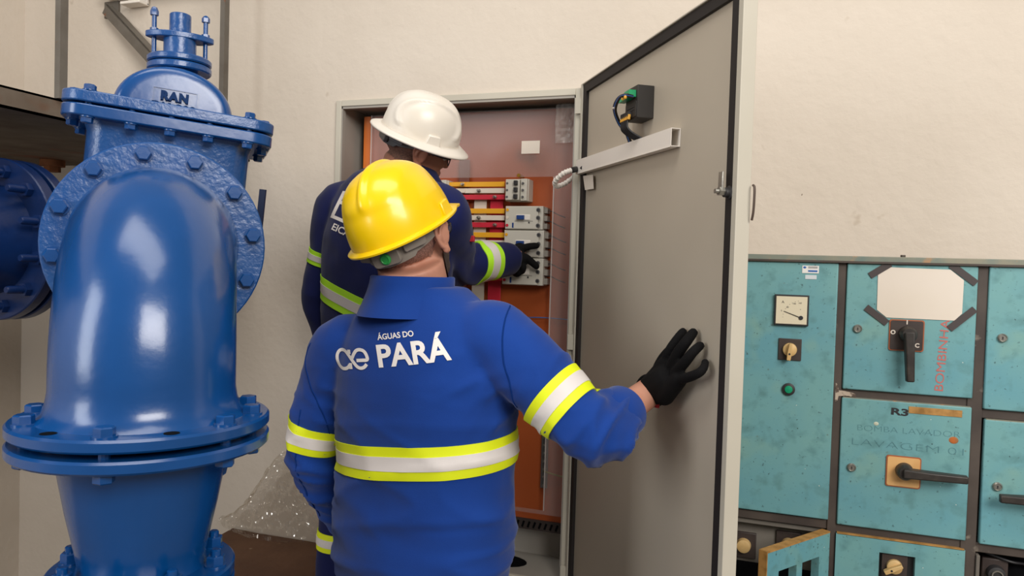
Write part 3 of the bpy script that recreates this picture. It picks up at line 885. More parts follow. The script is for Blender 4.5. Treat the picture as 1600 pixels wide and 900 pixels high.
# white trunking across the door
FT = FD @ M.Translation((s0, 0, q0.z)) @ M.Rotation(-math.atan(slope), 4, 'Y')
L_ = math.hypot(s1 - s0, q1.z - q0.z)
tk = MB(FT)
for lo, hi in (((0, -0.026, -0.0215), (L_, -0.024, 0.0215)), ((0, -0.024, 0.0195), (L_, -0.001, 0.0215)), ((0, -0.024, -0.0215), (L_, -0.001, -0.0195)), ((0, -0.003, -0.0195), (L_, -0.001, 0.0195))):
    tk.span(lo, hi)
trk = build('cable_trunking', tk, WHITEP, dr, smooth=None)
build('trunking_lid_edge', MB(FT).span((0, -0.0275, -0.0232), (L_ * 0.995, -0.010, -0.0216)), WHITEP, trk)
# spiral-wrapped loom from the trunking into the cabinet
pts = [dpt(914, 262, 0.02), at(905, 264, 2.36), at(893, 266, 2.33), at(880, 271, 2.33), at(868, 283, 2.36), at(870, 291, 2.40), at(884, 286, 2.44), at(897, 275, 2.48)]
sp_ = spline(pts, 10)
build('loom_core', MB().tube(sp_, 0.007, 10), WHITEP, dr)
for i in range(12, len(sp_) - 6, 3):
    d_ = (sp_[i + 1] - sp_[i - 1])
    build('spiral_turn', MB(zalong(sp_[i], d_)).lathe([(0.0072, -0.003), (0.0088, -0.0015), (0.0088, 0.0015), (0.0072, 0.003)], 12, cap=False), WHITEP, dr)
build('black_sleeve', MB().tube(sp_[2:22], 0.0095, 12), WIRE, dr)
lb = [dpt(911, 275, 0.012), dpt(926, 273, 0.012), dpt(927, 295, 0.012), dpt(914, 297, 0.012)]
mbx = MB(); mbx.loft([[tuple(p_) for p_ in lb], [tuple(p_ - DN * 0.0015) for p_ in lb]])
build('paper_tag', mbx, PAPER, dr, smooth=None)
# latch at the free edge
lc = dpt(1150, 301, 0.0)
ls = (lc - V((HX, HY, 0))).dot(DE)
lt = build('latch', MB(FD).lathe([(0.014, 0.0), (0.014, -0.012), (0.010, -0.014), (0.010, -0.022)], 20, 'Y', o=(ls - 0.008, 0, lc.z)), BRKD, dr)
build('latch_nut', MB(FD).lathe([(0.009, -0.022), (0.009, -0.034)], 6, 'Y', o=(ls - 0.010, 0, lc.z + 0.002)).lathe([(0.005, -0.034), (0.005, -0.042)], 12, 'Y', o=(ls - 0.010, 0, lc.z + 0.002)), ZINC, lt, smooth=30)
build('latch_lever', MB(FD).span((ls - 0.018, -0.031, lc.z), (ls - 0.002, -0.027, lc.z + 0.042)), ZINC, lt, bevel=0.001)
hk = dpt(1176, 305, -0.02)
build('outer_handle_edge', MB().tube(spline([hk + V((0, 0, 0.02)), hk + DE * 0.006 + V((0, 0, 0.012)), hk + DE * 0.005 + V((0, 0, -0.03)), hk + V((0, 0, -0.05))]), 0.0025, 8), mat('brown_handle', '#4a3a30', 0.5), dr)

# ------------------------------------------------------------------ teal switchgear
TY = 2.10
def t_(px, py, y=TY): return aty(px, py, y)
X0, X1, X2, X3 = -0.13, 0.188, 0.504, 0.80
ZT = 1.587
G = 0.012                                            # half the gap between doors
sf = thing('switchgear_frame', 'dark steel frame of the old teal switchgear lineup', 'switchgear', ((X0 + X3) / 2, TY + 0.1, 0))
build('back_body', MB().span((X0, TY + 0.07, 0.02), (X3 + 0.45, WY - 0.003, 1.60)), MCCIN, sf)
build('top_rail', MB().span((X0, TY - 0.004, ZT + 0.003), (X3 + 0.45, TY + 0.08, 1.606)), TEALEDGE, sf, bevel=0.002)
build('top_ledge', MB().span((X0, TY - 0.008, ZT + 0.001), (X3 + 0.45, TY + 0.004, ZT + 0.006)), MCCFR, sf)
for xx, ww in ((X0, 0.012), (X1, 0.011), (X2, 0.017), (X3 + 0.02, 0.016)):
    build('post', MB().span((xx - ww, TY + 0.006, 0.0), (xx + ww, TY + 0.075, ZT + 0.003)), MCCFR, sf, bevel=0.002)
for (xa, xb, zz) in ((X1, X2, 1.247), (X1, X2, 0.888), (X2, X3, 1.222), (X2, X3, 0.885), (X0, X1, 0.893), (X1, X2, 0.5), (X2, X3, 0.5), (X0, X1, 0.5)):
    build('cross_rail', MB().span((xa, TY + 0.010, zz - 0.012), (xb, TY + 0.07, zz + 0.012)), MCCFR, sf, bevel=0.002)
q = t_(1413, 402)
build('top_bolt', MB().lathe([(0.006, 1.606), (0.006, 1.612)], 6, o=(q.x, TY + 0.02, 0)), MCCFR, sf)
build('white_paint_splash', MB().prism([(X1 - 0.004, 1.222), (X1 + 0.002, 1.226), (X1 + 0.004, 1.238), (X1 + 0.022, 1.240), (X1 + 0.046, 1.238), (X1 + 0.044, 1.247), (X1 + 0.020, 1.252), (X1 + 0.004, 1.253), (X1 + 0.001, 1.268), (X1 - 0.004, 1.272)], TY + 0.0048, TY + 0.0105, 'Y'), mat('chipped_white_paint', '#b9a998', 0.8, spots=[(90, '#5b4c43', 0.48, 0.08)]), sf)

def unit(name, label, x0, x1, z0, z1, wear=True):
    t = thing(name, label, 'switchgear unit', ((x0 + x1) / 2, TY, z0), 'teal switchgear doors')
    p_ = build('door_panel', MB().span((x0, TY, z0), (x1, TY + 0.018, z1)), TEAL, t, bevel=0.003)
    build('worn_top_edge', MB().span((x0 + 0.003, TY + 0.001, z1 - 0.001), (x1 - 0.003, TY + 0.016, z1 + 0.0012)), TEALEDGE, t)
    return t
def lock(t, px, py, r=0.011):
    c = t_(px, py)
    k = build('lock', MB().lathe([(r, TY + 0.001), (r, TY - 0.004), (r * 0.75, TY - 0.007), (r * 0.7, TY - 0.005), (0.002, TY - 0.005)], 24, 'Y', o=(c.x, 0, c.z)), ZINC, t)
    build('key_slot', MB().box((c.x, TY - 0.0055, c.z), (0.002, 0.002, 0.007)), BRKD, k)
def rotary(t, px, py, s, ang, scale=1.0, y=TY, plate_m=BAKEL, depth=0.004):
    c = t_(px, py, y)
    k = build('selector_switch', MB().span((c.x - s, y - depth, c.z - s), (c.x + s, y + 0.001, c.z + s)), plate_m, t, bevel=0.0015)
    build('knob', MB().lathe([(s * 0.62, y - depth), (s * 0.60, y - depth - 0.008), (s * 0.5, y - depth - 0.010)], 28, 'Y', o=(c.x, 0, c.z)), CREAMP, k)
    F = M.Translation((c.x, y - depth - 0.009, c.z)) @ M.Rotation(R_(ang), 4, 'Y')
    build('grip', MB(F).prism([(-s * 0.14, s * 0.6), (s * 0.14, s * 0.6), (s * 0.2, -s * 0.3), (s * 0.17, -s * 0.95), (-s * 0.17, -s * 0.95), (-s * 0.2, -s * 0.3)], -0.014, 0.002, 'Y'), CREAMP, k, bevel=0.0015)
    build('grip_hole', MB(F).lathe([(s * 0.09, -0.0146), (s * 0.09, -0.013)], 12, 'Y', o=(0, 0, -s * 0.35)), BRKD, k)
# left tall unit
u1 = unit('tall_switchgear_unit', 'tall teal switchgear door with ammeter, selector and green lamp', X0 + 0.012, X1 - 0.009, 0.908, ZT)
c = t_(1236.5, 484.5)
am = build('ammeter', MB().span((c.x - 0.043, TY - 0.010, c.z - 0.041), (c.x + 0.043, TY, c.z + 0.041)), BRKD, u1, bevel=0.0015)
build('dial', MB().span((c.x - 0.0385, TY - 0.0115, c.z - 0.0365), (c.x + 0.0385, TY - 0.009, c.z + 0.0365)), DIAL, am)
nd = MB().tube([(c.x + 0.024, TY - 0.0125, c.z - 0.019), (c.x - 0.019, TY - 0.0125, c.z - 0.003)], [0.0012, 0.0007], 6)
nd.lathe([(0.0055, -0.001), (0.0055, 0.001)], 14, 'Y', o=(c.x + 0.024, TY - 0.0125, c.z - 0.019))
build('needle', nd, INK, am)
dm = MB()
for ss, xx, zz in (('A', -0.022, 0.018), ('60', -0.010, 0.006), ('100', 0.006, 0.016), ('160', 0.020, 0.018), ('+', 0.022, 0.001), ('0', -0.025, -0.004)):
    vs_, fs_ = text_mesh(ss, 0.010 if ss == 'A' else 0.006)
    dm.add([(c.x + xx + x, TY - 0.0118, c.z + zz + y) for x, y, z in vs_], fs_)
for k in range(9):
    a_ = R_(100 + 10 * k)
    dm.box((c.x + 0.024 + 0.045 * math.cos(a_), TY - 0.0118, c.z - 0.019 + 0.045 * math.sin(a_)), (0.0012, 0.0003, 0.0012))
build('dial_markings', dm, INK, am, smooth=None)
rotary(u1, 1234, 546, 0.029, 6)
c = t_(1232, 608)
gl = build('indicator_lamp', MB().lathe([(0.0165, TY), (0.0165, TY - 0.005), (0.011, TY - 0.007)], 28, 'Y', o=(c.x, 0, c.z)), BRKD, u1)
build('green_lens', MB().lathe([(0.0105, TY - 0.006), (0.0095, TY - 0.009), (0.003, TY - 0.0105)], 24, 'Y', o=(c.x, 0, c.z)), GREENL, gl)
c = t_(1266.5, 421)
stk = build('asset_sticker', MB().span((c.x - 0.0205, TY - 0.0012, c.z - 0.010), (c.x + 0.0205, TY, c.z + 0.010)), mat('sticker_white', '#e8e6e2', 0.4), u1)
build('sticker_bar', MB().span((c.x - 0.006, TY - 0.0016, c.z - 0.0065), (c.x + 0.017, TY - 0.001, c.z - 0.002)), STICKB, stk)
build('sticker_logo', MB().ell((c.x - 0.0145, TY - 0.0012, c.z + 0.005), (0.004, 0.0006, 0.003), 12, 6), STICKB, stk)
build('sticker_lines', MB().span((c.x - 0.006, TY - 0.0016, c.z + 0.003), (c.x + 0.017, TY - 0.001, c.z + 0.0045)).span((c.x - 0.006, TY - 0.0016, c.z + 0.006), (c.x + 0.017, TY - 0.001, c.z + 0.0075)), STRAPD, stk)
c = t_(1267, 433)
build('small_sticker', MB().span((c.x - 0.014, TY - 0.001, c.z - 0.0055), (c.x + 0.014, TY, c.z + 0.0055)), mat('sticker_pale', '#cfd6da', 0.5), u1)

def lever(t, px, py, s, ang, plate_m, rim_m, L_h, marks=False):
    c = t_(px, py)
    k = build('isolator_switch', MB().prism([(c.x + x, c.z + z) for x, z in roundrect(s, s, 0, s * 0.14)], TY - 0.003, TY + 0.001, 'Y'), rim_m, t)
    build('face_plate', MB().prism([(c.x + x, c.z + z) for x, z in roundrect(s * 0.93, s * 0.93, 0, s * 0.12)], TY - 0.0045, TY - 0.002, 'Y'), plate_m, k)
    F = M.Translation((c.x + s * 0.04, TY - 0.004, c.z + s * 0.1)) @ M.Rotation(R_(ang), 4, 'Y')
    build('handle_boss', MB(F).lathe([(s * 0.52, 0), (s * 0.50, -0.022), (s * 0.38, -0.032)], 28, 'Y'), HANDLE, k)
    build('handle', MB(F).loft([[(-s * 0.32, -0.016, 0.0), (s * 0.32, -0.016, 0.0), (s * 0.28, -0.042, s * 0.2), (-s * 0.28, -0.042, s * 0.2)],
                                [(-s * 0.30, -0.020, -L_h * 0.4), (s * 0.30, -0.020, -L_h * 0.4), (s * 0.24, -0.043, -L_h * 0.4), (-s * 0.24, -0.043, -L_h * 0.4)],
                                [(-s * 0.26, -0.022, -L_h), (s * 0.26, -0.022, -L_h), (s * 0.22, -0.040, -L_h), (-s * 0.22, -0.040, -L_h)]]), HANDLE, k, bevel=0.003)
    if marks:
        mm = MB()
        for ss, xx, zz in (('I', 0.0, 0.72), ('O', -0.78, 0.05), ('C', 0.62, -0.72)):
            vs_, fs_ = text_mesh(ss, s * 0.36, 0.0006)
            mm.add([(c.x + xx * s + x, TY - 0.0048, c.z + zz * s + y) for x, y, z in vs_], fs_)
        build('position_marks', mm, PAPER, k, smooth=None)
def writing(t, name, body, px0, py0, px1, py1, size, m_, bold=0.0, label=None):
    """letters on the door from one pixel to the other"""
    a, b = t_(px0, py0), t_(px1, py1)
    d = (b - a).normalized()
    n = V((0, -1, 0))
    up = n.cross(d) * -1
    if True:
        up = d.cross(V((0, 1, 0)))
        up = V((-d.z, 0, d.x))
    vs_, fs_ = text_mesh(body, size, bold, align='LEFT')
    w_ = max(v[0] for v in vs_)
    k = (b - a).length / w_
    mb = MB()
    mb.add([tuple(V((a.x, TY - 0.0006, a.z)) + d * x * k + up * y) for x, y, z in vs_], fs_)
    build(name, mb, m_, t, smooth=None, label=label)
u2 = unit('pump_switchgear_unit', 'upper teal switchgear door with paper sheet and hanging black handle', X1 + 0.012, X2 - 0.007, 1.258, ZT)
lever(u2, 1416, 524, 0.040, -3, BAKEL, COPPERP, 0.118, True)
lock(u2, 1340, 513.5)
writing(u2, 'red_painted_word', 'BOMBINHA', 1473, 613, 1484, 500, 0.028, REDP, 0.0, label='faded red hand-painted word running upward')
u3 = unit('wash_switchgear_unit', 'middle teal switchgear door marked R3 with sideways black handle', X1 + 0.012, X2 - 0.007, 0.900, 1.236)
lever(u3, 1411, 737, 0.040, -90, mat('aged_cream_plate', '#e2b173', 0.5, var=(14, '#cf9455', 0.5, 0.8)), COPPERP, 0.135)
lock(u3, 1330.5, 730)
writing(u3, 'marker_code', 'R3', 1391, 647, 1419, 650, 0.024, INK, 0.0008, label='black code R3')
a, b = t_(1420, 635), t_(1503, 652)
build('rusty_name_strip', MB().span((a.x, TY - 0.0015, (a.z + b.z) / 2 - 0.0085), (b.x, TY, (a.z + b.z) / 2 + 0.0085)), RUSTL, u3)
writing(u3, 'faded_pencil_writing', 'BOMBA LAVADOR', 1338, 672, 1500, 684, 0.022, INKF, -0.0007, label='faded pencilled line')
writing(u3, 'faded_pencil_writing', 'LAVAGEM 01', 1328, 694, 1505, 712, 0.026, INKF, -0.0008, label='faded pencilled word LAVAGEM')
c = t_(1490, 688)
build('rust_blister', MB().ell((c.x, TY, c.z), (0.011, 0.0012, 0.009), 14, 6), mat('rust_spot', '#b5642c', 0.8, var=(60, '#7f6b4a', 0.4, 0.7)), u3)
c = t_(1369, 662)
build('paint_chip', MB().ell((c.x, TY, c.z), (0.006, 0.001, 0.005), 12, 6), mat('chip', '#c3c7b3', 0.7), u3)
u4 = unit('side_switchgear_unit', 'teal switchgear door at the right edge, upper row', X2 + 0.017, X3, 1.234, ZT)
lock(u4, 1566, 528)
u5 = unit('lower_side_switchgear_unit', 'teal switchgear door at the right edge, lower row with cut-off handle', X2 + 0.022, X3, 0.897, 1.209)
lock(u5, 1558, 760)
lever(u5, 1640, 782, 0.040, 88, BAKEL, COPPERP, 0.115)
# lower centre door with a square opening
zb_ = 0.52
a, b = t_(1374, 863), t_(1429, 900)
t6 = thing('lower_switchgear_unit', 'bottom teal switchgear door with a cut-out and cream selector', 'switchgear unit', ((X1 + X2) / 2, TY, zb_), 'teal switchgear doors')
x0, x1, z0, z1 = X1 + 0.012, X2 - 0.007, zb_, 0.876
ox0, ox1, oz1, oz0 = a.x, b.x, a.z, a.z - 0.095
build('door_panel', MB().span((x0, TY, oz1), (x1, TY + 0.018, z1)).span((x0, TY, z0), (x1, TY + 0.018, oz0)).span((x0, TY, oz0), (ox0, TY + 0.018, oz1)).span((ox1, TY, oz0), (x1, TY + 0.018, oz1)), TEAL, t6)
build('worn_top_edge', MB().span((x0 + 0.002, TY + 0.0, z1 - 0.001), (x1 - 0.002, TY + 0.018, z1 + 0.003)), RUSTL, t6)
build('recess', MB().span((ox0, TY + 0.018, oz0), (ox1, TY + 0.024, oz1)), BRKD, t6)
rotary(t6, 1397, 884, 0.030, 60, y=TY + 0.012)
# open-fronted compartment on the right, bottom
t7 = thing('open_switchgear_bay', 'dark open switchgear bay with a fuse knob at the lower right', 'switchgear unit', ((X2 + X3) / 2, TY + 0.03, 0.52))
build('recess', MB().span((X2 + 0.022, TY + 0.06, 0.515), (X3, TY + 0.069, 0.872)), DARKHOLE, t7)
build('side_strip', MB().span((X2 + 0.018, TY + 0.0, 0.515), (X2 + 0.026, TY + 0.055, 0.868)), MCCIN, t7, bevel=0.002)
c = aty(1556, 893, TY + 0.03)
build('fuse_base', MB().span((c.x - 0.03, TY + 0.035, c.z - 0.09), (c.x + 0.028, TY + 0.06, c.z + 0.03)), BAKEL, t7, bevel=0.003)
fk = build('fuse_cap', MB().lathe([(0.021, TY + 0.036), (0.019, TY + 0.018), (0.012, TY + 0.016)], 24, 'Y', o=(c.x, 0, c.z - 0.005)), BRKD, t7)
build('fuse_ring', MB().lathe([(0.013, TY + 0.0165), (0.013, TY + 0.012), (0.010, TY + 0.012), (0.010, TY + 0.0165)], 24, 'Y', o=(c.x, 0, c.z - 0.005), cap=False), ZINC, fk)
build('wiring', MB().tube(spline([(c.x - 0.02, TY + 0.045, c.z + 0.04), (c.x + 0.03, TY + 0.03, c.z + 0.03), (c.x + 0.08, TY + 0.045, c.z + 0.02), (c.x + 0.14, TY + 0.04, c.z - 0.02)]), 0.004, 8), WIRE, t7)
# lower left: swung-open small door in front of a recessed panel
t8 = thing('recessed_switch_panel', 'dusty grey recessed panel with switches behind the ajar small door', 'switchgear unit', ((X0 + X1) / 2, TY + 0.05, 0.52))
build('panel', MB().span((X0 + 0.014, TY + 0.058, 0.52), (X1 - 0.012, TY + 0.068, 0.858)), MCCIN, t8)
build('channel', MB().span((X0 + 0.014, TY + 0.02, 0.866), (X1 - 0.012, TY + 0.05, 0.878)), MCCIN, t8)
for px in (1162, 1232):
    c = aty(px, 850, TY + 0.058)
    sw = build('rotary_switch', MB().span((c.x - 0.033, TY + 0.050, c.z - 0.036), (c.x + 0.033, TY + 0.059, c.z + 0.036)), BAKEL, t8, bevel=0.002)
    build('knob', MB().lathe([(0.020, TY + 0.050), (0.018, TY + 0.036), (0.012, TY + 0.034)], 24, 'Y', o=(c.x, 0, c.z)), CREAMP, sw)
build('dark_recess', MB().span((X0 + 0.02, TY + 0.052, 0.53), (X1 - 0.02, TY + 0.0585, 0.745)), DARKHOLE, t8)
hp = V((X1 - 0.012, TY + 0.004, 0))
d_ = ray(1193, 862)
fp = CP + d_ * ((0.877 - CP.z) / d_.z)
od = V((fp.x - hp.x, fp.y - hp.y, 0)).normalized()
wd = min((V((fp.x, fp.y, 0)) - hp).length, 0.34)
FO = frame(hp, od, V((-od.y, od.x, 0)), (0, 0, 1))
t9 = thing('small_ajar_door', 'small teal door standing ajar with two cut-out windows', 'cabinet door', hp + V((0, 0, 0.53)))
ztop = 0.877
w0, w1, w2, w3, w4, w5 = [k_ * wd for k_ in (0.0, 0.17, 0.45, 0.54, 0.82, 1.0)]
om = MB(FO)
om.span((w0, -0.011, ztop - 0.055), (w5, 0.011, ztop))
om.span((w0, -0.011, 0.53), (w1, 0.011, ztop - 0.055)); om.span((w2, -0.011, 0.53), (w3, 0.011, ztop - 0.055)); om.span((w4, -0.011, 0.53), (w5, 0.011, ztop - 0.055))
om.span((w0, -0.011, 0.53), (w5, 0.011, 0.60))
build('door_leaf', om, TEAL, t9)
build('worn_top_edge', MB(FO).span((w0, -0.0115, ztop - 0.001), (w5, 0.0115, ztop + 0.003)).span((w5 - 0.001, -0.0115, 0.53), (w5 + 0.002, 0.0115, ztop + 0.003)), RUSTL, t9)

# paper sheet taped on the upper door
pp = [(1372, 420), (1384, 417), (1400, 418), (1485, 421.5), (1506, 438), (1503, 490), (1491, 501), (1385, 496), (1370, 484)]
pv = [t_(x, y) for x, y in pp]
pc = sum(pv, V()) / len(pv)
pt = thing('paper_notice', 'blank white paper sheet held by four strips of dark tape', 'paper sheet', (pc.x, TY - 0.002, pc.z))
build('sheet', MB().prism([(v.x, v.z) for v in pv], TY - 0.0018, TY - 0.0006, 'Y'), PAPER, pt, smooth=None)
for (xa, ya, xb, yb) in ((1359, 431, 1391, 412), (1486, 414, 1525, 443), (1353, 480, 1386, 505), (1483, 514, 1523, 483)):
    a, b = t_(xa, ya), t_(xb, yb)
    d = (b - a).normalized(); n = V((-d.z, 0, d.x)) * 0.0085
    mb = MB(); mb.prism([((a + n).x, (a + n).z), ((b + n).x, (b + n).z), ((b - n).x, (b - n).z), ((a - n).x, (a - n).z)], TY - 0.0026, TY - 0.0012, 'Y')
    build('tape_strip', mb, TAPE, pt, smooth=None)

# ------------------------------------------------------------------ plinth, slab and plastic wrap, lower left
SL = 0.505
struct(build('trim_1', MB().span((-1.30, 1.72, 0.0), (-0.62, WY - 0.002, 0.32)), PLINTH, bevel=0.01))
slab = thing('brown_slab', 'broken brown slab on the plinth at the foot of the wall', 'slab', (-1.8, 2.0, 0))
def rag(poly, amp, seed, k=5):
    out = []
    for i in range(len(poly)):
        a, b = V(poly[i] + (0,)), V(poly[(i + 1) % len(poly)] + (0,))
        for j in range(k):
            p_ = a.lerp(b, j / k)
            out.append((p_.x + amp * noise.noise(V((p_.x * 9, p_.y * 9, seed))), min(p_.y + amp * noise.noise(V((p_.x * 9, p_.y * 9, seed + 5))), WY - 0.004)))
    return out
build('upper_layer', MB().prism(rag([(-1.93, WY - 0.004), (-1.93, 1.86), (-1.95, 1.74), (-1.75, 1.80), (-1.55, 1.78), (-1.46, 1.90), (-1.56, 1.96), (-1.34, 2.04), (-1.33, WY - 0.004)], 0.03, 1), SL - 0.05, SL), SLAB, slab, bevel=0.006)
build('lower_layer', MB().prism(rag([(-1.93, WY - 0.006), (-1.93, 1.80), (-1.6, 1.72), (-1.36, 1.78), (-1.35, WY - 0.006)], 0.03, 4), 0.40, SL - 0.056), SLAB, slab, bevel=0.006)
build('block', MB().span((-1.93, 1.80, 0), (-1.36, WY - 0.006, 0.40)), PLINTH, slab)

wr = MB()
nu, nv = 110, 64
vs_ = []
base_c = aty(410, 838, 2.24)
for i in range(nu):
    for j in range(nv):
        u, v = i / (nu - 1), j / (nv - 1)
        th = PI * u
        hgt = 0.05 + 0.25 * math.exp(-((u - 0.62) / 0.30) ** 2)
        ph = PI / 2 * v
        x = -0.235 + 0.49 * u
        rr_ = 0.11 * (math.sin(PI * min(max(u, 0.02), 0.98)) ** 0.6)
        y = -rr_ * math.cos(ph) + 0.07
        z = hgt * math.sin(ph) ** 0.8 * (math.sin(PI * min(max(u, 0.02), 0.98)) ** 0.5)
        pnt = V((x, y, z))
        r1 = 1 - abs(noise.noise(pnt * V((14, 14, 14)).x + V((2, 0, 0)))) * 2
        r2 = 1 - abs(noise.noise(pnt * 31.0)) * 2
        r3 = 1 - abs(noise.noise(pnt * 58.0 + V((4, 4, 4)))) * 2
        k = 0.026 * r1 + 0.013 * r2 + 0.005 * r3
        vs_.append(base_c + V((x + k * 0.6, y - k, max(z + k * 0.7, -0.012 + 0.012 * r2))))
wr.add(vs_, [(i * nv + j, (i + 1) * nv + j, (i + 1) * nv + j + 1, i * nv + j + 1) for i in range(nu - 1) for j in range(nv - 1)])
o = build('plastic_wrap', wr, clear_mat('crumpled_film', (0.95, 0.93, 0.90, 1), 0.24, 0.10, (0.72, 0.69, 0.64, 1), 0.85), None, smooth=14)
o.location = (0, 0, 0)
tag(o, 'crumpled heap of clear plastic wrap on the brown slab', 'plastic wrap')

# ------------------------------------------------------------------ hard hats
def helmet(name, label, F, half_w, len_f, len_b, h, style, shell_m, e=0.80):
    t = thing(name, label, 'hard hat', F.translation)
    NT, NP = 120, 34
    rings = []
    def base(th):
        x, y = math.sin(th), math.cos(th)
        L = len_f if y > 0 else len_b
        k = 1 / math.sqrt((x / half_w) ** 2 + (y / L) ** 2)
        return x * k, y * k
    def smooth01(a, b, v):
        t_0 = min(max((v - a) / (b - a), 0), 1)
        return t_0 * t_0 * (3 - 2 * t_0)
    if style == 'cap':
        brim = [(0.0, -0.008, 0.0), (0.012, -0.010, 0.0), (0.013, -0.006, 0.0), (0.006, -0.002, 0.0)]
    else:
        brim = [(0.030, -0.018, 0), (0.033, -0.015, 0), (0.032, -0.011, 0), (0.024, -0.007, 0), (0.014, -0.002, 0), (0.005, 0.003, 0)]
    rows = []
    for outs, z, _ in brim:
        row = []
        for i in range(NT):
            th = 2 * PI * i / NT
            x, y = base(th)
            rr = math.hypot(x, y)
            o_ = outs
            zz = z
            if style == 'cap':
                c_ = math.cos(th)
                pk = smooth01(0.5, 0.97, c_)
                o_ = outs + (0.026 * pk if outs > 0.008 else 0.006 * pk)
                zz = z - 0.010 * pk * (1 if outs > 0.008 else 0.2)
            else:
                zz = z - 0.006 * math.cos(th) * (outs / 0.04)
                o_ = outs * (1.0 + 0.18 * max(math.cos(th), 0))
            row.append((x * (rr + o_) / rr, y * (rr + o_) / rr, zz))
        rows.append(row)
    for j in range(NP):
        ph = PI / 2 * (j / (NP - 1)) ** 0.95
        ph = min(ph, PI / 2 - 0.012)
        row = []
        for i in range(NT):
            th = 2 * PI * i / NT
            x, y = base(th)
            cr = math.cos(ph) ** e
            X, Y, Z = x * cr, y * cr, h * math.sin(ph) ** 0.94
            bump = 0.0
            if style == 'cap':
                w_ = smooth01(0.30, 0.62, Z / h)
                bump += 0.0065 * smooth01(0.50, 0.62, Z / h) * math.exp(-(X / 0.0075) ** 4)
                for s_ in (-1, 1):
                    bump += 0.0050 * smooth01(0.30, 0.5, Z / h) * math.exp(-((X - s_ * (0.068)) / 0.012) ** 2) * smooth01(1.2, 0.6, abs(Y) / 0.10)
                bump += 0.004 * smooth01(0.45, 0.6, Z / h) * smooth01(0.068, 0.05, abs(X))
            else:
                for s_ in (-1, 1):
                    a_ = math.degrees(th if th < PI else th - 2 * PI) * s_
                    du, dv = (a_ - 95) / 62, (math.degrees(ph) - 30) / 33
                    q_ = math.hypot(du, dv)
                    if a_ > 0:
                        edge = math.exp(-((q_ - 1) / 0.10) ** 2)
                        bump += 0.0050 * edge * (1 if dv > -0.55 else 0.0)
                        bump -= 0.003 * smooth01(1.0, 0.85, q_)
            n_ = V((X / half_w ** 2, Y / len_b ** 2, Z / h ** 2))
            n_.normalize()
            row.append(tuple(V((X, Y, Z)) + n_ * bump))
        rows.append(row)
    mb = MB(F)
    mb.loft([[V(p_) for p_ in r] for r in rows], cap=False)
    top = len(rows) - 1
    mb.f.append(tuple(top * NT + i for i in range(NT)))
    sh_ = build('shell', mb, shell_m, t, smooth=70)
    so = sh_.modifiers.new('wall', 'SOLIDIFY'); so.thickness = 0.0025; so.offset = -1
    # slot bosses over the ears
    for s_ in (-1, 1):
        th = s_ * R_(86)
        x, y = base(th)
        Fb = F @ frame((x * 1.0, y, 0.012), (0, 1, 0), (-s_, 0, 0), (0, 0, 1))
        build('slot_boss', MB(Fb).loft([[(-0.024, -0.006, -0.016), (0.024, -0.006, -0.016), (0.018, -0.004, 0.016), (-0.018, -0.004, 0.016)], [(-0.024, 0.012, -0.016), (0.024, 0.012, -0.016), (0.018, 0.014, 0.016), (-0.018, 0.014, 0.016)]]), shell_m, sh_, bevel=0.003)
    return t
def head_frame(p, yaw, pitch, roll):
    """yaw to the right of the lens axis, pitch up, roll towards the right shoulder (degrees)"""
    m_ = M.Rotation(R_(YAW - yaw), 4, 'Z') @ M.Rotation(R_(pitch), 4, 'X') @ M.Rotation(R_(roll), 4, 'Y')
    m_.translation = V(p)
    return m_

# ------------------------------------------------------------------ people
def ellring(c, r, f, hw, hf, hb, n=36, ex=2.4):
    out = []
    for i in range(n):
        t = 2 * PI * i / n
        cx, sy = math.cos(t), math.sin(t)
        x = math.copysign(abs(cx) ** (2 / ex), cx) * hw
        y = math.copysign(abs(sy) ** (2 / ex), sy) * (hf if sy > 0 else hb)
        out.append(c + r * x + f * y)
    return out
def add_head(mb, H, neck_base, neck_r):
    """skull, face, jaw, nose, lips, ears and neck, all to be fused into one skin"""
    R3 = H.to_3x3()
    def e(c, r, rot=None):
        mb.ell(H @ V(c), r, 24, 14, R3 @ (rot or M.Identity(3)))
    e((0, -0.012, 0.03), (0.077, 0.098, 0.088))
    e((0, 0.028, -0.03), (0.064, 0.064, 0.085))
    e((0, 0.040, -0.082), (0.050, 0.048, 0.034))
    e((0, 0.074, -0.098), (0.020, 0.016, 0.016))
    e((0, 0.074, 0.012), (0.052, 0.022, 0.013))
    e((0, 0.096, -0.022), (0.012, 0.014, 0.027), M.Rotation(R_(-16), 3, 'X'))
    e((0, 0.104, -0.038), (0.015, 0.013, 0.010))
    e((0.033, 0.070, -0.030), (0.022, 0.02, 0.016)); e((-0.033, 0.070, -0.030), (0.022, 0.02, 0.016))
    e((0, 0.088, -0.063), (0.022, 0.010, 0.006)); e((0, 0.087, -0.073), (0.020, 0.010, 0.006))
    for s_ in (-1, 1):
        rot = M.Rotation(R_(-28 * s_), 3, 'Z')
        e((s_ * 0.083, -0.012, -0.012), (0.006, 0.017, 0.030), rot)
        e((s_ * 0.082, -0.003, -0.043), (0.007, 0.010, 0.010))
    nb = V(neck_base)
    nt = H @ V((0, -0.028, -0.05))
    mb.tube(spline([nb, nb.lerp(nt, 0.5), nt], 5), lerp_list([neck_r * 1.02, neck_r, neck_r * 0.97], 11), 28)
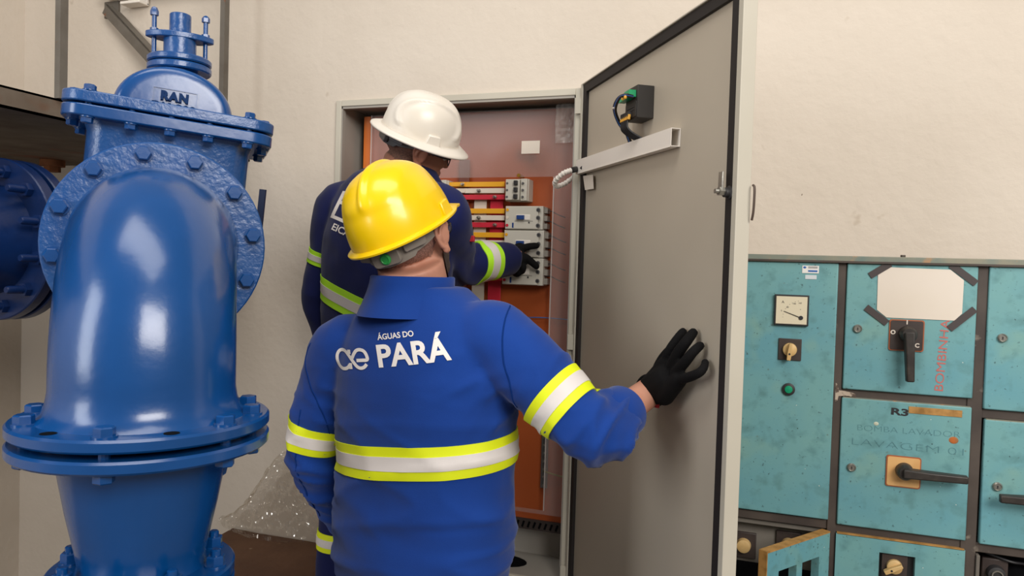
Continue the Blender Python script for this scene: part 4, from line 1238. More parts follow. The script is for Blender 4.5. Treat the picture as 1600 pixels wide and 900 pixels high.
def ear_mesh(H, s_):
    mb = MB()
    A = H @ M.Translation((s_ * 0.080, -0.006, -0.010)) @ M.Rotation(R_(-30 * s_), 4, 'Z') @ M.Rotation(R_(-8), 4, 'X')
    q = lambda x, y, z: A @ V((s_ * x, y, z))
    R3 = A.to_3x3()
    helix = [q(0.000, 0.012, 0.002), q(0.008, 0.012, 0.018), q(0.013, 0.004, 0.030), q(0.015, -0.010, 0.032), q(0.016, -0.021, 0.022), q(0.015, -0.024, 0.006), q(0.012, -0.018, -0.010), q(0.009, -0.010, -0.022), q(0.006, 0.000, -0.029)]
    mb.tube(spline(helix, 6), lerp_list([0.003, 0.0042, 0.0044, 0.0044, 0.0042, 0.004, 0.0042, 0.0055, 0.006], 49), 10, round_ends=True)
    mb.tube(spline([q(0.012, -0.004, 0.020), q(0.015, -0.012, 0.010), q(0.014, -0.012, -0.004), q(0.009, -0.004, -0.014)], 6), 0.0036, 10, round_ends=True)
    mb.tube(spline([q(0.004, 0.010, 0.000), q(0.008, 0.008, -0.006), q(0.005, 0.008, -0.013)], 5), 0.0038, 8, round_ends=True)
    mb.ell(q(0.006, -0.004, 0.002), (0.006, 0.021, 0.028), 18, 12, R3)
    mb.ell(q(0.006, 0.001, -0.030), (0.0052, 0.0085, 0.0095), 14, 10, R3)
    return remesh(mb, 0.0022, 3)
def pick_faces(me, test, off, name):
    """a thin layer lifted off the skin where test(face centre) holds"""
    bm = bmesh.new(); bm.from_mesh(me)
    bmesh.ops.delete(bm, geom=[f for f in bm.faces if not test(f.calc_center_median())], context='FACES')
    for v_ in bm.verts:
        v_.co += v_.normal * off
    out = bpy.data.meshes.new(name)
    bm.to_mesh(out); bm.free()
    return out
def ring_band(me, c, n, w_, rmax, off, shrink=0.0):
    """a clean strip of tape that follows the garment round the axis n through c"""
    n = V(n).normalized()
    tree = BVHTree.FromPolygons([v_.co for v_ in me.vertices], [tuple(p_.vertices) for p_ in me.polygons])
    x = n.cross(V((0, 0, 1)) if abs(n.z) < 0.8 else V((0, 1, 0))).normalized()
    y = n.cross(x)
    N_, K = 96, 5
    rows = []
    for k in range(K):
        o_ = c + n * (w_ * (k / (K - 1) - 0.5))
        rs = []
        for i in range(N_):
            d = x * math.cos(2 * PI * i / N_) + y * math.sin(2 * PI * i / N_)
            hit = tree.ray_cast(o_, d)
            r_ = hit[3] if hit[0] is not None else rmax
            rs.append(min(r_, rmax))
        sm = [max(rs[i], (rs[i - 1] + 2 * rs[i] + rs[(i + 1) % N_]) / 4) for i in range(N_)]
        rows.append([o_ + (x * math.cos(2 * PI * i / N_) + y * math.sin(2 * PI * i / N_)) * (sm[i] + off) for i in range(N_)])
        if k in (0, K - 1):
            inner = [o_ + (x * math.cos(2 * PI * i / N_) + y * math.sin(2 * PI * i / N_)) * (sm[i] - 0.004) for i in range(N_)]
            if k == 0:
                rows.insert(0, inner)
            else:
                rows.append(inner)
    return MB().loft(rows, cap=False)
def tape(garment_o, me, p0, n, w_, rmax, m_edge, name='reflective_tape'):
    build(name, ring_band(me, p0, n, w_, rmax, 0.0028), m_edge, garment_o, smooth=60)
    build('silver_stripe', ring_band(me, p0, n, w_ * 0.42, rmax, 0.0042), SILVER, garment_o, smooth=60)
def near_seg(c, a, b, r):
    d = b - a
    t = min(max((c - a).dot(d) / d.length_squared, 0), 1)
    return (c - (a + d * t)).length < r
def wrinkle(me, fn):
    bm = bmesh.new(); bm.from_mesh(me); bm.normal_update()
    mv = [(v_, v_.normal.copy() * fn(v_.co, v_.normal)) for v_ in bm.verts]
    for v_, d in mv:
        v_.co += d
    bm.to_mesh(me); bm.free()
    shade(me, 180)
def stamp(name, shirt_me, parent, m_, verts, faces, c, r, u, n, lift=0.0022, label=None, step=0.008):
    """print flat artwork (x right, y up) onto the cloth: shot along n from behind"""
    bm = bmesh.new()
    bv = [bm.verts.new((x, y, 0)) for x, y, *_ in verts]
    for f in faces:
        try:
            bm.faces.new([bv[i] for i in f])
        except ValueError:
            pass
    bmesh.ops.triangulate(bm, faces=bm.faces[:])
    for _ in range(4):
        le = [e for e in bm.edges if e.calc_length() > step]
        if not le:
            break
        bmesh.ops.subdivide_edges(bm, edges=le, cuts=1)
        bmesh.ops.triangulate(bm, faces=[f for f in bm.faces if len(f.verts) > 3])
    tree = BVHTree.FromPolygons([v_.co for v_ in shirt_me.vertices], [tuple(p_.vertices) for p_ in shirt_me.polygons])
    n = V(n).normalized()
    for v_ in bm.verts:
        o_ = c + r * v_.co.x + u * v_.co.y - n * 0.6
        hit, nn, _, _ = tree.ray_cast(o_, n)
        v_.co = (hit - n * lift) if hit else (c + r * v_.co.x + u * v_.co.y)
    out = bpy.data.meshes.new(name)
    bm.to_mesh(out); bm.free()
    for p_ in out.polygons:
        p_.use_smooth = True
    return put(name, out, m_, parent, label)
def ribbon(pts, w_):
    """flat stroke along a 2-D path"""
    vs_, fs_ = [], []
    n = len(pts)
    for i, p_ in enumerate(pts):
        a = pts[max(i - 1, 0)]; b = pts[min(i + 1, n - 1)]
        dx, dy = b[0] - a[0], b[1] - a[1]
        l_ = math.hypot(dx, dy) or 1
        vs_ += [(p_[0] - dy / l_ * w_ / 2, p_[1] + dx / l_ * w_ / 2, 0), (p_[0] + dy / l_ * w_ / 2, p_[1] - dx / l_ * w_ / 2, 0)]
    for i in range(n - 1):
        fs_.append((2 * i, 2 * i + 1, 2 * i + 3, 2 * i + 2))
    return vs_, fs_
def glove(chains, palm, name, voxel=0.0035):
    mb = MB()
    for pts, rad in chains:
        sp = spline(pts, 5)
        mb.tube(sp, lerp_list(rad, len(sp)), 14, round_ends=True)
    for c, r, rot in palm:
        mb.ell(c, r, 20, 12, rot)
    return remesh(mb, voxel, 4)

def person(name, label, base, yaw, Z0, torso, arms, neck_base, neck_r, H, shirt_m, pant_m, skin_m, legs, hem_z, floor_z, wr_fn, hair_m, beard_top=-0.022, voxel=0.0085):
    f = V((math.sin(R_(yaw - YAW)), math.cos(R_(yaw - YAW)), 0))
    r = V((f.y, -f.x, 0))
    root = thing(name, label, 'person', (base.x, base.y, floor_z))
    P = lambda a, b, z: V((base.x, base.y, 0)) + r * a + f * b + V((0, 0, z))
    # one continuous skin: head, neck, trunk, arms, legs
    mb = MB()
    add_head(mb, H, neck_base, neck_r)
    mb.loft([ellring(P(dx, dy, z), r, f, hw * 0.86, hf * 0.86, hb * 0.86) for z, hw, hf, hb, dx, dy in torso[:-1]])
    for arm in arms:
        sp = spline(arm['pts'] + [arm['wrist']], 6)
        mb.tube(sp, lerp_list([x * 0.72 for x in arm['rad']] + [arm.get('wr', 0.030)], len(sp)), 20, round_ends=True)
    for lg in legs:
        sp = spline(lg['pts'], 6)
        mb.tube(sp, lerp_list([x * 0.8 for x in lg['rad']], len(sp)), 20, round_ends=True)
    body_me = remesh(mb, 0.0055, 5)
    skin = put('body', body_me.copy(), skin_m, root)
    for s_ in (-1, 1):
        ey = build('eye', MB().ell(H @ V((s_ * 0.031, 0.079, -0.006)), (0.012, 0.012, 0.012), 14, 10), EYEW, skin, smooth=180)
    for s_ in (-1, 1):
        put('ear', ear_mesh(H, s_), skin_m, skin)
    Hi = H.inverted()
    def hair(c):
        q_ = Hi @ c
        return q_.z > -0.045 - 0.25 * max(q_.y, 0) + (0.10 * max(q_.y - 0.0, 0)) and q_.y < 0.035 + (0.03 if q_.z > 0.05 else 0) and not (abs(q_.x) > 0.0765 and q_.z < 0.03) and q_.z < 0.13 and abs(q_.x) < 0.1 and q_.z > -0.065 and (q_.z > -0.005 or q_.y < -0.012)
    put('hair', pick_faces(body_me, hair, 0.0022, 'hair'), hair_m, root)
    def beard(c):
        q_ = Hi @ c
        return -0.135 < q_.z < beard_top and q_.y > 0.012 and (q_.z < -0.05 or abs(q_.x) > 0.045) and not (abs(q_.x) < 0.03 and q_.z > -0.082 and q_.y > 0.06)
    put('beard', pick_faces(body_me, beard, 0.004, 'beard'), HAIR, root)
    # shirt
    mb = MB()
    mb.loft([ellring(P(dx, dy, z), r, f, hw, hf, hb) for z, hw, hf, hb, dx, dy in torso])
    for arm in arms:
        sp = spline(arm['pts'], 6)
        mb.tube(sp, lerp_list(arm['rad'], len(sp)), 28)
    shirt_me = remesh(mb, voxel, 7)
    wrinkle(shirt_me, wr_fn(P))
    shirt = put('shirt', shirt_me.copy(), shirt_m, root)
    # trousers
    mb = MB()
    z0 = hem_z
    mb.loft([ellring(P(0, 0, z), r, f, hw, hf, hb) for z, hw, hf, hb in ((z0 - 0.16, 0.165, 0.11, 0.125), (z0 - 0.05, 0.19, 0.125, 0.14), (z0 + 0.1, 0.185, 0.125, 0.13), (z0 + 0.16, 0.175, 0.12, 0.12))])
    for lg in legs:
        sp = spline(lg['pts'], 6)
        mb.tube(sp, lerp_list(lg['rad'], len(sp)), 24)
    pant_me = remesh(mb, 0.010, 5)
    wrinkle(pant_me, lambda c, n: 0.006 * noise.noise(V((c.x * 9, c.y * 9, c.z * 16))))
    pant = put('trousers', pant_me.copy(), pant_m, root)
    for lg in legs:
        a = lg['pts'][-1]
        mb = MB()
        mb.loft([ellring(V((a.x, a.y, floor_z)) + f * 0.05, r, f, 0.045, 0.145, 0.09, 24), ellring(V((a.x, a.y, floor_z + 0.03)) + f * 0.05, r, f, 0.047, 0.145, 0.09, 24), ellring(V((a.x, a.y, floor_z + 0.065)) + f * 0.04, r, f, 0.045, 0.12, 0.08, 24), ellring(V((a.x, a.y, floor_z + 0.11)), r, f, 0.046, 0.06, 0.055, 24), ellring(V((a.x, a.y, floor_z + 0.2)), r, f, 0.048, 0.052, 0.05, 24)])
        build('boot', mb, BOOT, root, smooth=60)
    return dict(root=root, r=r, f=f, P=P, body=body_me, shirt=shirt, shirt_me=shirt_me, pant=pant, pant_me=pant_me, H=H)

def collar(pr, c, H_r, H_f, tilt, m_, h=0.042):
    mb = MB()
    rings = []
    n = 40
    up = (V((0, 0, 1)) + pr['f'] * tilt).normalized()
    for dr_, dz in ((0.022, -0.060), (0.012, -0.03), (0.005, -0.005), (0.001, h * 0.5), (0.0, h), (-0.003, h + 0.003), (-0.007, h), (-0.006, -0.01)):
        rings.append([c + up * dz + pr['r'] * (math.cos(2 * PI * i / n) * (H_r + dr_)) + pr['f'] * (math.sin(2 * PI * i / n) * (H_f + dr_)) for i in range(n)])
    mb.loft(rings, cap=False)
    return build('collar', mb, m_, pr['shirt'], smooth=50)

# ---- worker in royal blue, yellow hat
B1 = at(664, 700, 1.75); B1.z = 0
HF1 = head_frame(at(638, 372, 1.745), 17, 16, -14) @ M.Scale(1.10, 4)
NB1 = at(652, 470, 1.765)
T1 = [(0.80, 0.215, 0.15, 0.150, 0.0, 0.0), (0.90, 0.222, 0.155, 0.152, 0.0, 0.0), (1.00, 0.222, 0.155, 0.150, 0.0, 0.0), (1.10, 0.223, 0.150, 0.150, 0.0, 0.0),
      (1.20, 0.226, 0.145, 0.152, 0.0, 0.0), (1.29, 0.226, 0.13, 0.150, 0.0, 0.0), (1.36, 0.212, 0.115, 0.138, 0.0, 0.0), (1.41, 0.190, 0.10, 0.122, -0.004, 0.003),
      (1.45, 0.158, 0.092, 0.108, -0.010, 0.008), (1.478, 0.126, 0.088, 0.098, -0.014, 0.01), (1.500, 0.096, 0.086, 0.092, -0.016, 0.012)]
sR = at(772, 533, 1.66); eR = at(925, 676, 1.56); wR = dpt(1014, 613, 0.052)
cuffR = eR.lerp(wR, 0.47)
sL = at(541, 548, 1.83); eL = at(490, 712, 1.87); wL = at(545, 815, 1.98)
arms1 = [dict(pts=[sR + (B1 - sR) * 0.0 + V((-0.06, 0.02, -0.01)), sR, sR.lerp(eR, 0.5) + V((0, 0, 0.012)), eR, eR.lerp(wR, 0.35), cuffR], rad=[0.085, 0.092, 0.082, 0.070, 0.064, 0.052], wrist=wR + (wR - eR) * 0.12, wr=0.034),
         dict(pts=[sL + V((0.06, 0.0, -0.01)), sL, sL.lerp(eL, 0.5) + V((-0.012, 0, 0)), eL, eL.lerp(wL, 0.5), wL], rad=[0.085, 0.090, 0.076, 0.068, 0.060, 0.052], wrist=wL + (wL - eL) * 0.1)]
fx1 = V((math.sin(R_(25 - YAW)), math.cos(R_(25 - YAW)), 0)); rx1 = V((fx1.y, -fx1.x, 0))
def leg(base, f, r, side, hip_z, floor_z, spread=0.10, fwd=0.0, rad=(0.115, 0.105, 0.085, 0.075, 0.075)):
    b = V((base.x, base.y, 0))
    s_ = 1 if side > 0 else -1
    return dict(pts=[b + r * s_ * 0.085 + V((0, 0, hip_z)), b + r * s_ * (spread * 0.95) + f * fwd * 0.3 + V((0, 0, hip_z - 0.22)), b + r * s_ * spread + f * (fwd * 0.6 + 0.01) + V((0, 0, floor_z + 0.47)), b + r * s_ * (spread * 1.05) + f * fwd + V((0, 0, floor_z + 0.25)), b + r * s_ * (spread * 1.08) + f * fwd + V((0, 0, floor_z + 0.09))], rad=list(rad))
legs1 = [leg(B1, fx1, rx1, 1, 0.86, 0.0, 0.115), leg(B1, fx1, rx1, -1, 0.86, 0.0, 0.115)]
def wr1(P):
    o_ = P(0, 0, 0)
    uR_, uL_ = (eR - sR).normalized(), (eL - sL).normalized()
    def fn(c, n):
        d = c - o_
        a, b_ = d.dot(rx1), d.dot(fx1)
        k = 0.0
        low = min(max((1.30 - c.z) / 0.25, 0), 1)
        # slack folds across the back, pulled up to the right arm
        fold = lambda q_: (1 - abs(noise.noise(q_)) * 1.6) ** 3 - 0.3
        k += 0.0095 * fold(V((a * 2.0 + 3, b_ * 2.0, (c.z - 0.25 * a) * 8.5))) * (0.12 + 0.88 * low)
        k += 0.0062 * fold(V((a * 4.0 + 9, b_ * 3.0, (c.z + 0.30 * a) * 15 + 7))) * (0.10 + 0.9 * low)
        arm_ = min(max((abs(a) - 0.20) / 0.06, 0), 1)
        k += 0.005 * arm_ * noise.noise(V((c.x * 9, c.y * 9, c.z * 11)))
        for p_, ax_, rr_ in ((eR, uR_, 0.16), (eL, uL_, 0.15), (sR + V((-0.02, 0, -0.10)), (uR_ - V((0, 0, 0.6))).normalized(), 0.10), (sL + V((0.02, 0, -0.10)), (uL_ + rx1 * 0.6).normalized(), 0.09)):
            d_ = c - p_
            g_ = math.exp(-(d_.length / rr_) ** 2)
            if g_ > 0.02:
                t__ = d_.dot(ax_)
                s__ = d_ - ax_ * t__
                k += 0.016 * g_ * fold(V((s__.x * 7 + 2, s__.y * 7, t__ * 24 + s__.z * 9)))
        return k
    return fn
p1 = person('person', 'person in royal blue shirt and yellow hard hat holding the open door', B1, 25, 0, T1, arms1, NB1, 0.080, HF1, SHIRT1, PANT1, SKIN1, legs1, 0.82, 0.0, wr1, STUBBLE)
collar(p1, NB1.to_2d().to_3d() - rx1 * 0.006 - fx1 * 0.016 + V((0, 0, 1.488)), 0.098, 0.106, 0.15, SHIRT1, 0.032)
sh1, sm1 = p1['shirt'], p1['shirt_me']
tape(sh1, sm1, p1['P'](0, 0, 1.118), V((0, 0, 1)) - rx1 * 0.105 - fx1 * 0.045, 0.072, 0.245, FLUO)
uR = (eR - sR).normalized(); uL = (eL - sL).normalized()
tape(sh1, sm1, sR.lerp(eR, 0.70), uR, 0.068, 0.091, FLUO)
tape(sh1, sm1, sL.lerp(eL, 0.80), uL + V((0, 0, -0.2)), 0.066, 0.10, FLUO)
# turned-up cuff
cd = (wR - eR).normalized()
build('cuff', MB(zalong(cuffR, cd)).lathe([(0.049, 0.016), (0.056, 0.018), (0.060, 0.010), (0.0615, -0.02), (0.062, -0.052), (0.058, -0.056), (0.05, -0.05)], 36, cap=False), SHIRT1, sh1, smooth=60)
# back print
U1 = V((0, 0, 1))
def on_cloth(me, px, py):
    tree = BVHTree.FromPolygons([v_.co for v_ in me.vertices], [tuple(p_.vertices) for p_ in me.polygons])
    hit = tree.ray_cast(CP, ray(px, py).normalized())[0]
    return hit
vdir = (ray(612, 555)).normalized(); vdir.z = 0; vdir.normalize()
vr = V((vdir.y, -vdir.x, 0))
tl = R_(10.5)
ur, uu = vr * math.cos(tl) + U1 * math.sin(tl), -vr * math.sin(tl) + U1 * math.cos(tl)
cpx = on_cloth(sm1, 648, 560) or at(648, 560, 1.62)
pxm = (cpx - CP).length / FPX          # metres per pixel there
def fit_text(body_, width, height, bold):
    vs_, fs_ = text_mesh(body_, 1.0, bold, align='LEFT')
    xs = [v[0] for v in vs_]; ys = [v[1] for v in vs_ ]
    cap = 0.70
    k = width / (max(xs) - min(xs)); ky = height / cap
    return [((v[0] - min(xs)) * k, v[1] * ky, 0) for v in vs_], fs_
vs_, fs_ = fit_text('PARÁ', 112 * pxm, 33 * pxm, 0.028)
oc = on_cloth(sm1, 592, 573)
stamp('back_lettering', sm1, sh1, PRINT, vs_, fs_, oc, ur, uu, vdir, label='white letters PARÁ')
vs_, fs_ = fit_text('ÁGUAS DO', 57 * pxm, 8.5 * pxm, 0.02)
oc = on_cloth(sm1, 590, 531)
stamp('back_lettering', sm1, sh1, PRINT, vs_, fs_, oc, ur, uu, vdir, label='small white letters ÁGUAS DO')
lw = 5.2 * pxm
S_ = pxm
arc = lambda cx, cy, rx, ry, a0, a1, n=28: [((cx + rx * math.cos(R_(a0 + (a1 - a0) * i / n))) * S_, (cy + ry * math.sin(R_(a0 + (a1 - a0) * i / n))) * S_) for i in range(n + 1)]
lv, lf = [], []
def addr(pts, w_=lw):
    v2, f2 = ribbon(pts, w_)
    k = len(lv)
    lv.extend(v2); lf.extend([tuple(i + k for i in f) for f in f2])
crv = lambda ps: [(p_.x * S_, p_.y * S_) for p_ in spline([V((x, y, 0)) for x, y in ps], 8)]
# left bowl flowing through the crossing into the bottom of the right ring
addr(crv([(-4.2, -8.5), (-6.5, -12), (-12, -14.6), (-18, -14.2), (-23.5, -9.5), (-25.8, -1), (-24.5, 7), (-20, 12.8), (-14, 14.2), (-8.5, 11.5), (-4, 6), (0, 0), (4, -6.2), (8.5, -11.8), (14, -14.2), (20, -12.8), (24.5, -8.6)]))
addr(crv([(-2.6, -15.2), (-2.6, -6)]), lw)
addr(crv([(-2.8, 14.6), (-2.8, 8)]), lw)
addr(crv([(1.5, 1.5), (5, 7.5), (10, 13), (16, 14.2), (22, 12), (25.6, 6.5), (26.4, -1.6), (18, -2.2), (8.5, -2.2)]))
oc = on_cloth(sm1, 549, 561)
stamp('back_logo', sm1, sh1, PRINT, lv, lf, oc, ur, uu, vdir, label='white looped ae monogram')
SEAM = mat('blue_seam', '#0b2f70', 0.9, spec=0.1)
for pxs in ([(797, 478), (789, 500), (785, 530), (787, 565), (797, 600), (808, 636)], [(486, 536), (478, 560), (482, 590), (495, 625), (510, 660), (519, 695)], [(470, 640), (462, 700), (475, 760), (500, 806)]):
    hits = [on_cloth(sm1, x, y) for x, y in pxs]
    hits = [h_ for h_ in hits if h_]
    tr_ = BVHTree.FromPolygons([v_.co for v_ in sm1.vertices], [tuple(p_.vertices) for p_ in sm1.polygons])
    line = []
    for q_ in spline(hits, 8):
        lo_, nn_, _, _ = tr_.find_nearest(q_)
        line.append(lo_ + nn_ * 0.0004)
    build('seam', MB().tube(line, 0.0016, 6), SEAM, sh1, smooth=180)
# right glove pressed on the door
gP = lambda px, py, off: dpt(px, py, off)
kn = 0.040
chains = [([gP(1040, 566, kn), gP(1047, 548, 0.040), gP(1058, 531, 0.028), gP(1067, 519, 0.013)], [0.0135, 0.0128, 0.0118, 0.0105]),
          ([gP(1050, 572, kn), gP(1060, 551, 0.043), gP(1073, 533, 0.036), gP(1083, 520, 0.016)], [0.0140, 0.0132, 0.0122, 0.0110]),
          ([gP(1056, 582, kn), gP(1070, 566, 0.043), gP(1083, 550, 0.036), gP(1094, 540, 0.016)], [0.0130, 0.0122, 0.0112, 0.0100]),
          ([gP(1058, 593, kn), gP(1077, 589, 0.042), gP(1093, 582, 0.036), gP(1100, 574, 0.026), gP(1102, 566, 0.013)], [0.0122, 0.0112, 0.0102, 0.0092, 0.0084]),
          ([gP(1024, 585, 0.035), gP(1032, 566, 0.022), gP(1041, 552, 0.014), gP(1050, 543, 0.012)], [0.0135, 0.0125, 0.011, 0.010]),
          ([wR + (wR - eR).normalized() * 0.012, gP(1026, 606, 0.045), gP(1042, 592, kn)], [0.036, 0.040, 0.036]),
          ([gP(1022, 594, 0.042), gP(1042, 566, kn)], [0.024, 0.018]),
          ([gP(1038, 618, 0.042), gP(1062, 592, kn)], [0.024, 0.018])]
gl1 = glove(chains, [(gP(1040, 590, 0.040), (0.030, 0.030, 0.036), None)], 'glove')
g1 = put('glove', gl1, GLOVE, p1['root'], label='black knitted glove on right hand')
build('glove_hem', MB(zalong(wR + (wR - eR).normalized() * 0.004, wR - eR)).lathe([(0.034, 0.0), (0.040, 0.002), (0.0415, 0.010), (0.039, 0.018)], 30, cap=False), GLOVE, p1['root'], smooth=60)
rc = wR + (wR - eR).normalized() * 0.004
build('red_glove_tab', MB().box(at(1027, 634, 1.715), (0.010, 0.008, 0.010)), REDCUFF, g1, bevel=0.002)
# the left hand, in front of the body
hd = (wL - eL).normalized()
gl = MB()
lat = hd.cross(V((0, 0, 1))).normalized(); bk = lat.cross(hd)
ch = [([wL, wL + hd * 0.05, wL + hd * 0.08], [0.034, 0.038, 0.034])]
for k, (o_, L_) in enumerate(((-0.028, 0.062), (-0.010, 0.072), (0.010, 0.068), (0.028, 0.054))):
    b0 = wL + hd * 0.085 + lat * o_
    ch.append(([b0, b0 + hd * L_ * 0.5 + bk * 0.004, b0 + hd * L_ * 0.85 - bk * 0.014, b0 + hd * L_ - bk * 0.03], [0.0105, 0.0098, 0.009, 0.008]))
ch.append(([wL + hd * 0.03 - lat * 0.03, wL + hd * 0.06 - lat * 0.055, wL + hd * 0.09 - lat * 0.062], [0.013, 0.0115, 0.0095]))
put('glove', glove(ch, [], 'glove_left'), GLOVE, p1['root'])
# helmet
HH1 = HF1 @ M.Translation((-0.004, -0.006, 0.026)) @ M.Rotation(R_(7), 4, 'X') @ M.Rotation(R_(-3), 4, 'Y') @ M.Scale(0.95, 4)
h1 = helmet('hard_hat', 'glossy yellow hard hat with a raised centre ridge, on the nearer worker', HH1, 0.115, 0.142, 0.138, 0.146, 'cap', HATY, 0.84)
def suspension(t, F, half_w, lb, m_, knob_m, z0=-0.052):
    mb = MB(F)
    rings = [[], [], [], []]
    vs_, fs_ = [], []
    n = 40
    for i in range(n + 1):
        th = R_(78 + 204 * i / n)
        w_ = abs(i / n - 0.5) * 2
        zlo = z0 + 0.022 * w_ ** 2 * 1.2
        zhi = -0.012 + 0.004 * w_
        if w_ > 0.35: zlo += 0.006
        for dr_, zz in ((0, zlo), (0, zhi), (-0.004, zhi), (-0.004, zlo)):
            vs_.append(((half_w + dr_) * math.sin(th), (lb + dr_) * math.cos(th), zz))
    for i in range(n):
        for k in range(4):
            a, b = i * 4 + k, i * 4 + (k + 1) % 4
            fs_.append((a, b, b + 4, a + 4))
    mb.add(vs_, fs_)
    s_ = build('headband', mb, m_, t, smooth=40)
    Fk = F @ frame((0, -lb, z0 + 0.022), (1, 0, 0), (0, 0, 1), (0, -1, 0))
    k_ = build('ratchet_housing', MB(Fk).prism(roundrect(0.034, 0.017, 0, 0.010), -0.004, 0.008), m_, t, bevel=0.002)
    if knob_m:
        build('ratchet_button', MB(Fk).lathe([(0.0125, 0.007), (0.0125, 0.011), (0.009, 0.013), (0.008, 0.0118), (0.002, 0.0118)], 24), knob_m, k_)
    for s2 in (-1, 1):
        Fs = F @ frame((s2 * 0.062, -lb * 0.80, z0 + 0.034), (0.8, 0.6 * s2, 0), (0, 0, 1), (0.6 * s2, -0.8, 0))
        build('adjuster_slide', MB(Fs).prism(roundrect(0.026, 0.014, 0, 0.005), -0.004, 0.006), m_, t, bevel=0.0015)
suspension(h1, HH1, 0.091, 0.112, STRAP, mat('green_button', '#2f9a45', 0.4))
def glasses(F, label, m_frame):
    t = thing('safety_glasses', label, 'glasses', F @ V((0, 0.1, 0)))
    for s_ in (-1, 1):
        pts = [F @ V((s_ * 0.036 + 0.027 * math.cos(a_) * 1.05, 0.103 - 0.012 * (abs(s_ * 0.036 + 0.027 * math.cos(a_)) / 0.06) ** 2, -0.008 + 0.019 * math.sin(a_))) for a_ in [2 * PI * i / 24 for i in range(24)]]
        mb = MB(); mb.add(pts, [tuple(range(24))]); 
        ln_ = build('lens', mb, LENSG, t, smooth=None)
        so = ln_.modifiers.new('t', 'SOLIDIFY'); so.thickness = 0.0018
        build('rim', MB().tube(pts + [pts[0]], 0.0016, 8), m_frame, t, smooth=60)
        build('temple', MB().tube(spline([F @ V((s_ * 0.064, 0.09, -0.002)), F @ V((s_ * 0.080, 0.05, 0.001)), F @ V((s_ * 0.0815, 0.016, 0.006)), F @ V((s_ * 0.079, 0.0, 0.012)), F @ V((s_ * 0.077, -0.016, 0.004))]), 0.0026, 8), m_frame, t, smooth=60)
    build('bridge', MB().tube(spline([F @ V((-0.010, 0.104, -0.004)), F @ V((0, 0.109, 0.0)), F @ V((0.010, 0.104, -0.004))]), 0.0018, 8), m_frame, t, smooth=60)
glasses(HF1, 'black safety glasses on the worker in the yellow hat', BRKD)

# ---- worker in navy, white hat
B2 = at(598, 500, 2.2); B2.z = 0
FZ2 = 0.32
HF2 = head_frame(at(653, 227, 2.20), 62, -9, 25) @ M.Scale(0.98, 4)
T2 = [(1.08, 0.20, 0.14, 0.135, 0.0, 0.0), (1.18, 0.205, 0.14, 0.14, 0.0, 0.0), (1.30, 0.205, 0.14, 0.14, 0.0, 0.005), (1.42, 0.21, 0.14, 0.145, 0.0, 0.01), (1.54, 0.215, 0.135, 0.15, 0.0, 0.015),
      (1.64, 0.212, 0.125, 0.148, 0.0, 0.02), (1.72, 0.198, 0.11, 0.138, 0.0, 0.03), (1.785, 0.168, 0.095, 0.125, -0.01, 0.045), (1.825, 0.125, 0.085, 0.11, -0.01, 0.06), (1.845, 0.09, 0.075, 0.085, 0.0, 0.075), (1.855, 0.075, 0.068, 0.07, 0.0, 0.082)]
sR2 = at(686, 335, 2.10); eR2 = at(712, 412, 2.30); wR2 = at(803, 404, 2.49)
sL2 = at(532, 330, 2.31); eL2 = at(503, 460, 2.36); wL2 = at(525, 560, 2.42)
arms2 = [dict(pts=[sR2 + V((-0.06, -0.02, 0.0)), sR2, sR2.lerp(eR2, 0.5), eR2, eR2.lerp(wR2, 0.5), eR2.lerp(wR2, 0.97)], rad=[0.085, 0.088, 0.078, 0.070, 0.062, 0.050], wrist=wR2 + (wR2 - eR2) * 0.1, wr=0.03),
         dict(pts=[sL2 + V((0.06, 0.0, 0.0)), sL2, sL2.lerp(eL2, 0.5), eL2, eL2.lerp(wL2, 0.5), wL2], rad=[0.08, 0.084, 0.068, 0.060, 0.056, 0.050], wrist=wL2 + (wL2 - eL2) * 0.1)]
fx2 = V((math.sin(R_(35 - YAW)), math.cos(R_(35 - YAW)), 0)); rx2 = V((fx2.y, -fx2.x, 0))
legs2 = [leg(B2, fx2, rx2, 1, 1.16, FZ2, 0.12, 0.0, (0.11, 0.10, 0.085, 0.078, 0.078)), leg(B2, fx2, rx2, -1, 1.16, FZ2, 0.145, 0.0, (0.11, 0.10, 0.085, 0.078, 0.078))]
def wr2(P):
    def fn(c, n):
        k = 0.005 * (1 - 2 * abs(noise.noise(V((c.x * 4, c.y * 4, c.z * 8 + c.x * 5))))) + 0.003 * noise.noise(c * 20)
        g_ = math.exp(-((c - eR2).length / 0.12) ** 2)
        return k + 0.006 * g_ * math.sin(c.x * 150 + 2 * noise.noise(c * 9))
    return fn
p2 = person('person', 'person in navy work clothes and white hard hat, pointing at a breaker in the cabinet', B2, 35, 0, T2, arms2, at(622, 280, 2.2), 0.060, HF2, SHIRT2, SHIRT2, SKIN2, legs2, 1.10, FZ2, wr2, mat('greying_stubble', '#6d5145', 0.8, var=(260, '#8a6353', 0.4, 0.6), bump=(500, 0.4, 0.001)), -0.088)
collar(p2, p2['P'](0.0, 0.085, 1.83), 0.074, 0.074, 0.45, SHIRT2)
sh2, sm2 = p2['shirt'], p2['shirt_me']
tape(sh2, sm2, p2['P'](0, 0, 1.415), V((0, 0, 1)) + rx2 * 0.30 + fx2 * 0.12, 0.066, 0.235, FLUOG)
tape(sh2, sm2, eR2.lerp(wR2, 0.44), (wR2 - eR2), 0.078, 0.09, FLUOG)
tape(sh2, sm2, sL2.lerp(eL2, 0.56), (eL2 - sL2), 0.044, 0.085, FLUOG)
lgp = legs2[1]['pts']
q = at(508, 848, 2.25)
tape(p2['pant'], p2['pant_me'], V((lgp[2].x, lgp[2].y, q.z)), V((0, 0, 1)), 0.056, 0.10, FLUO)
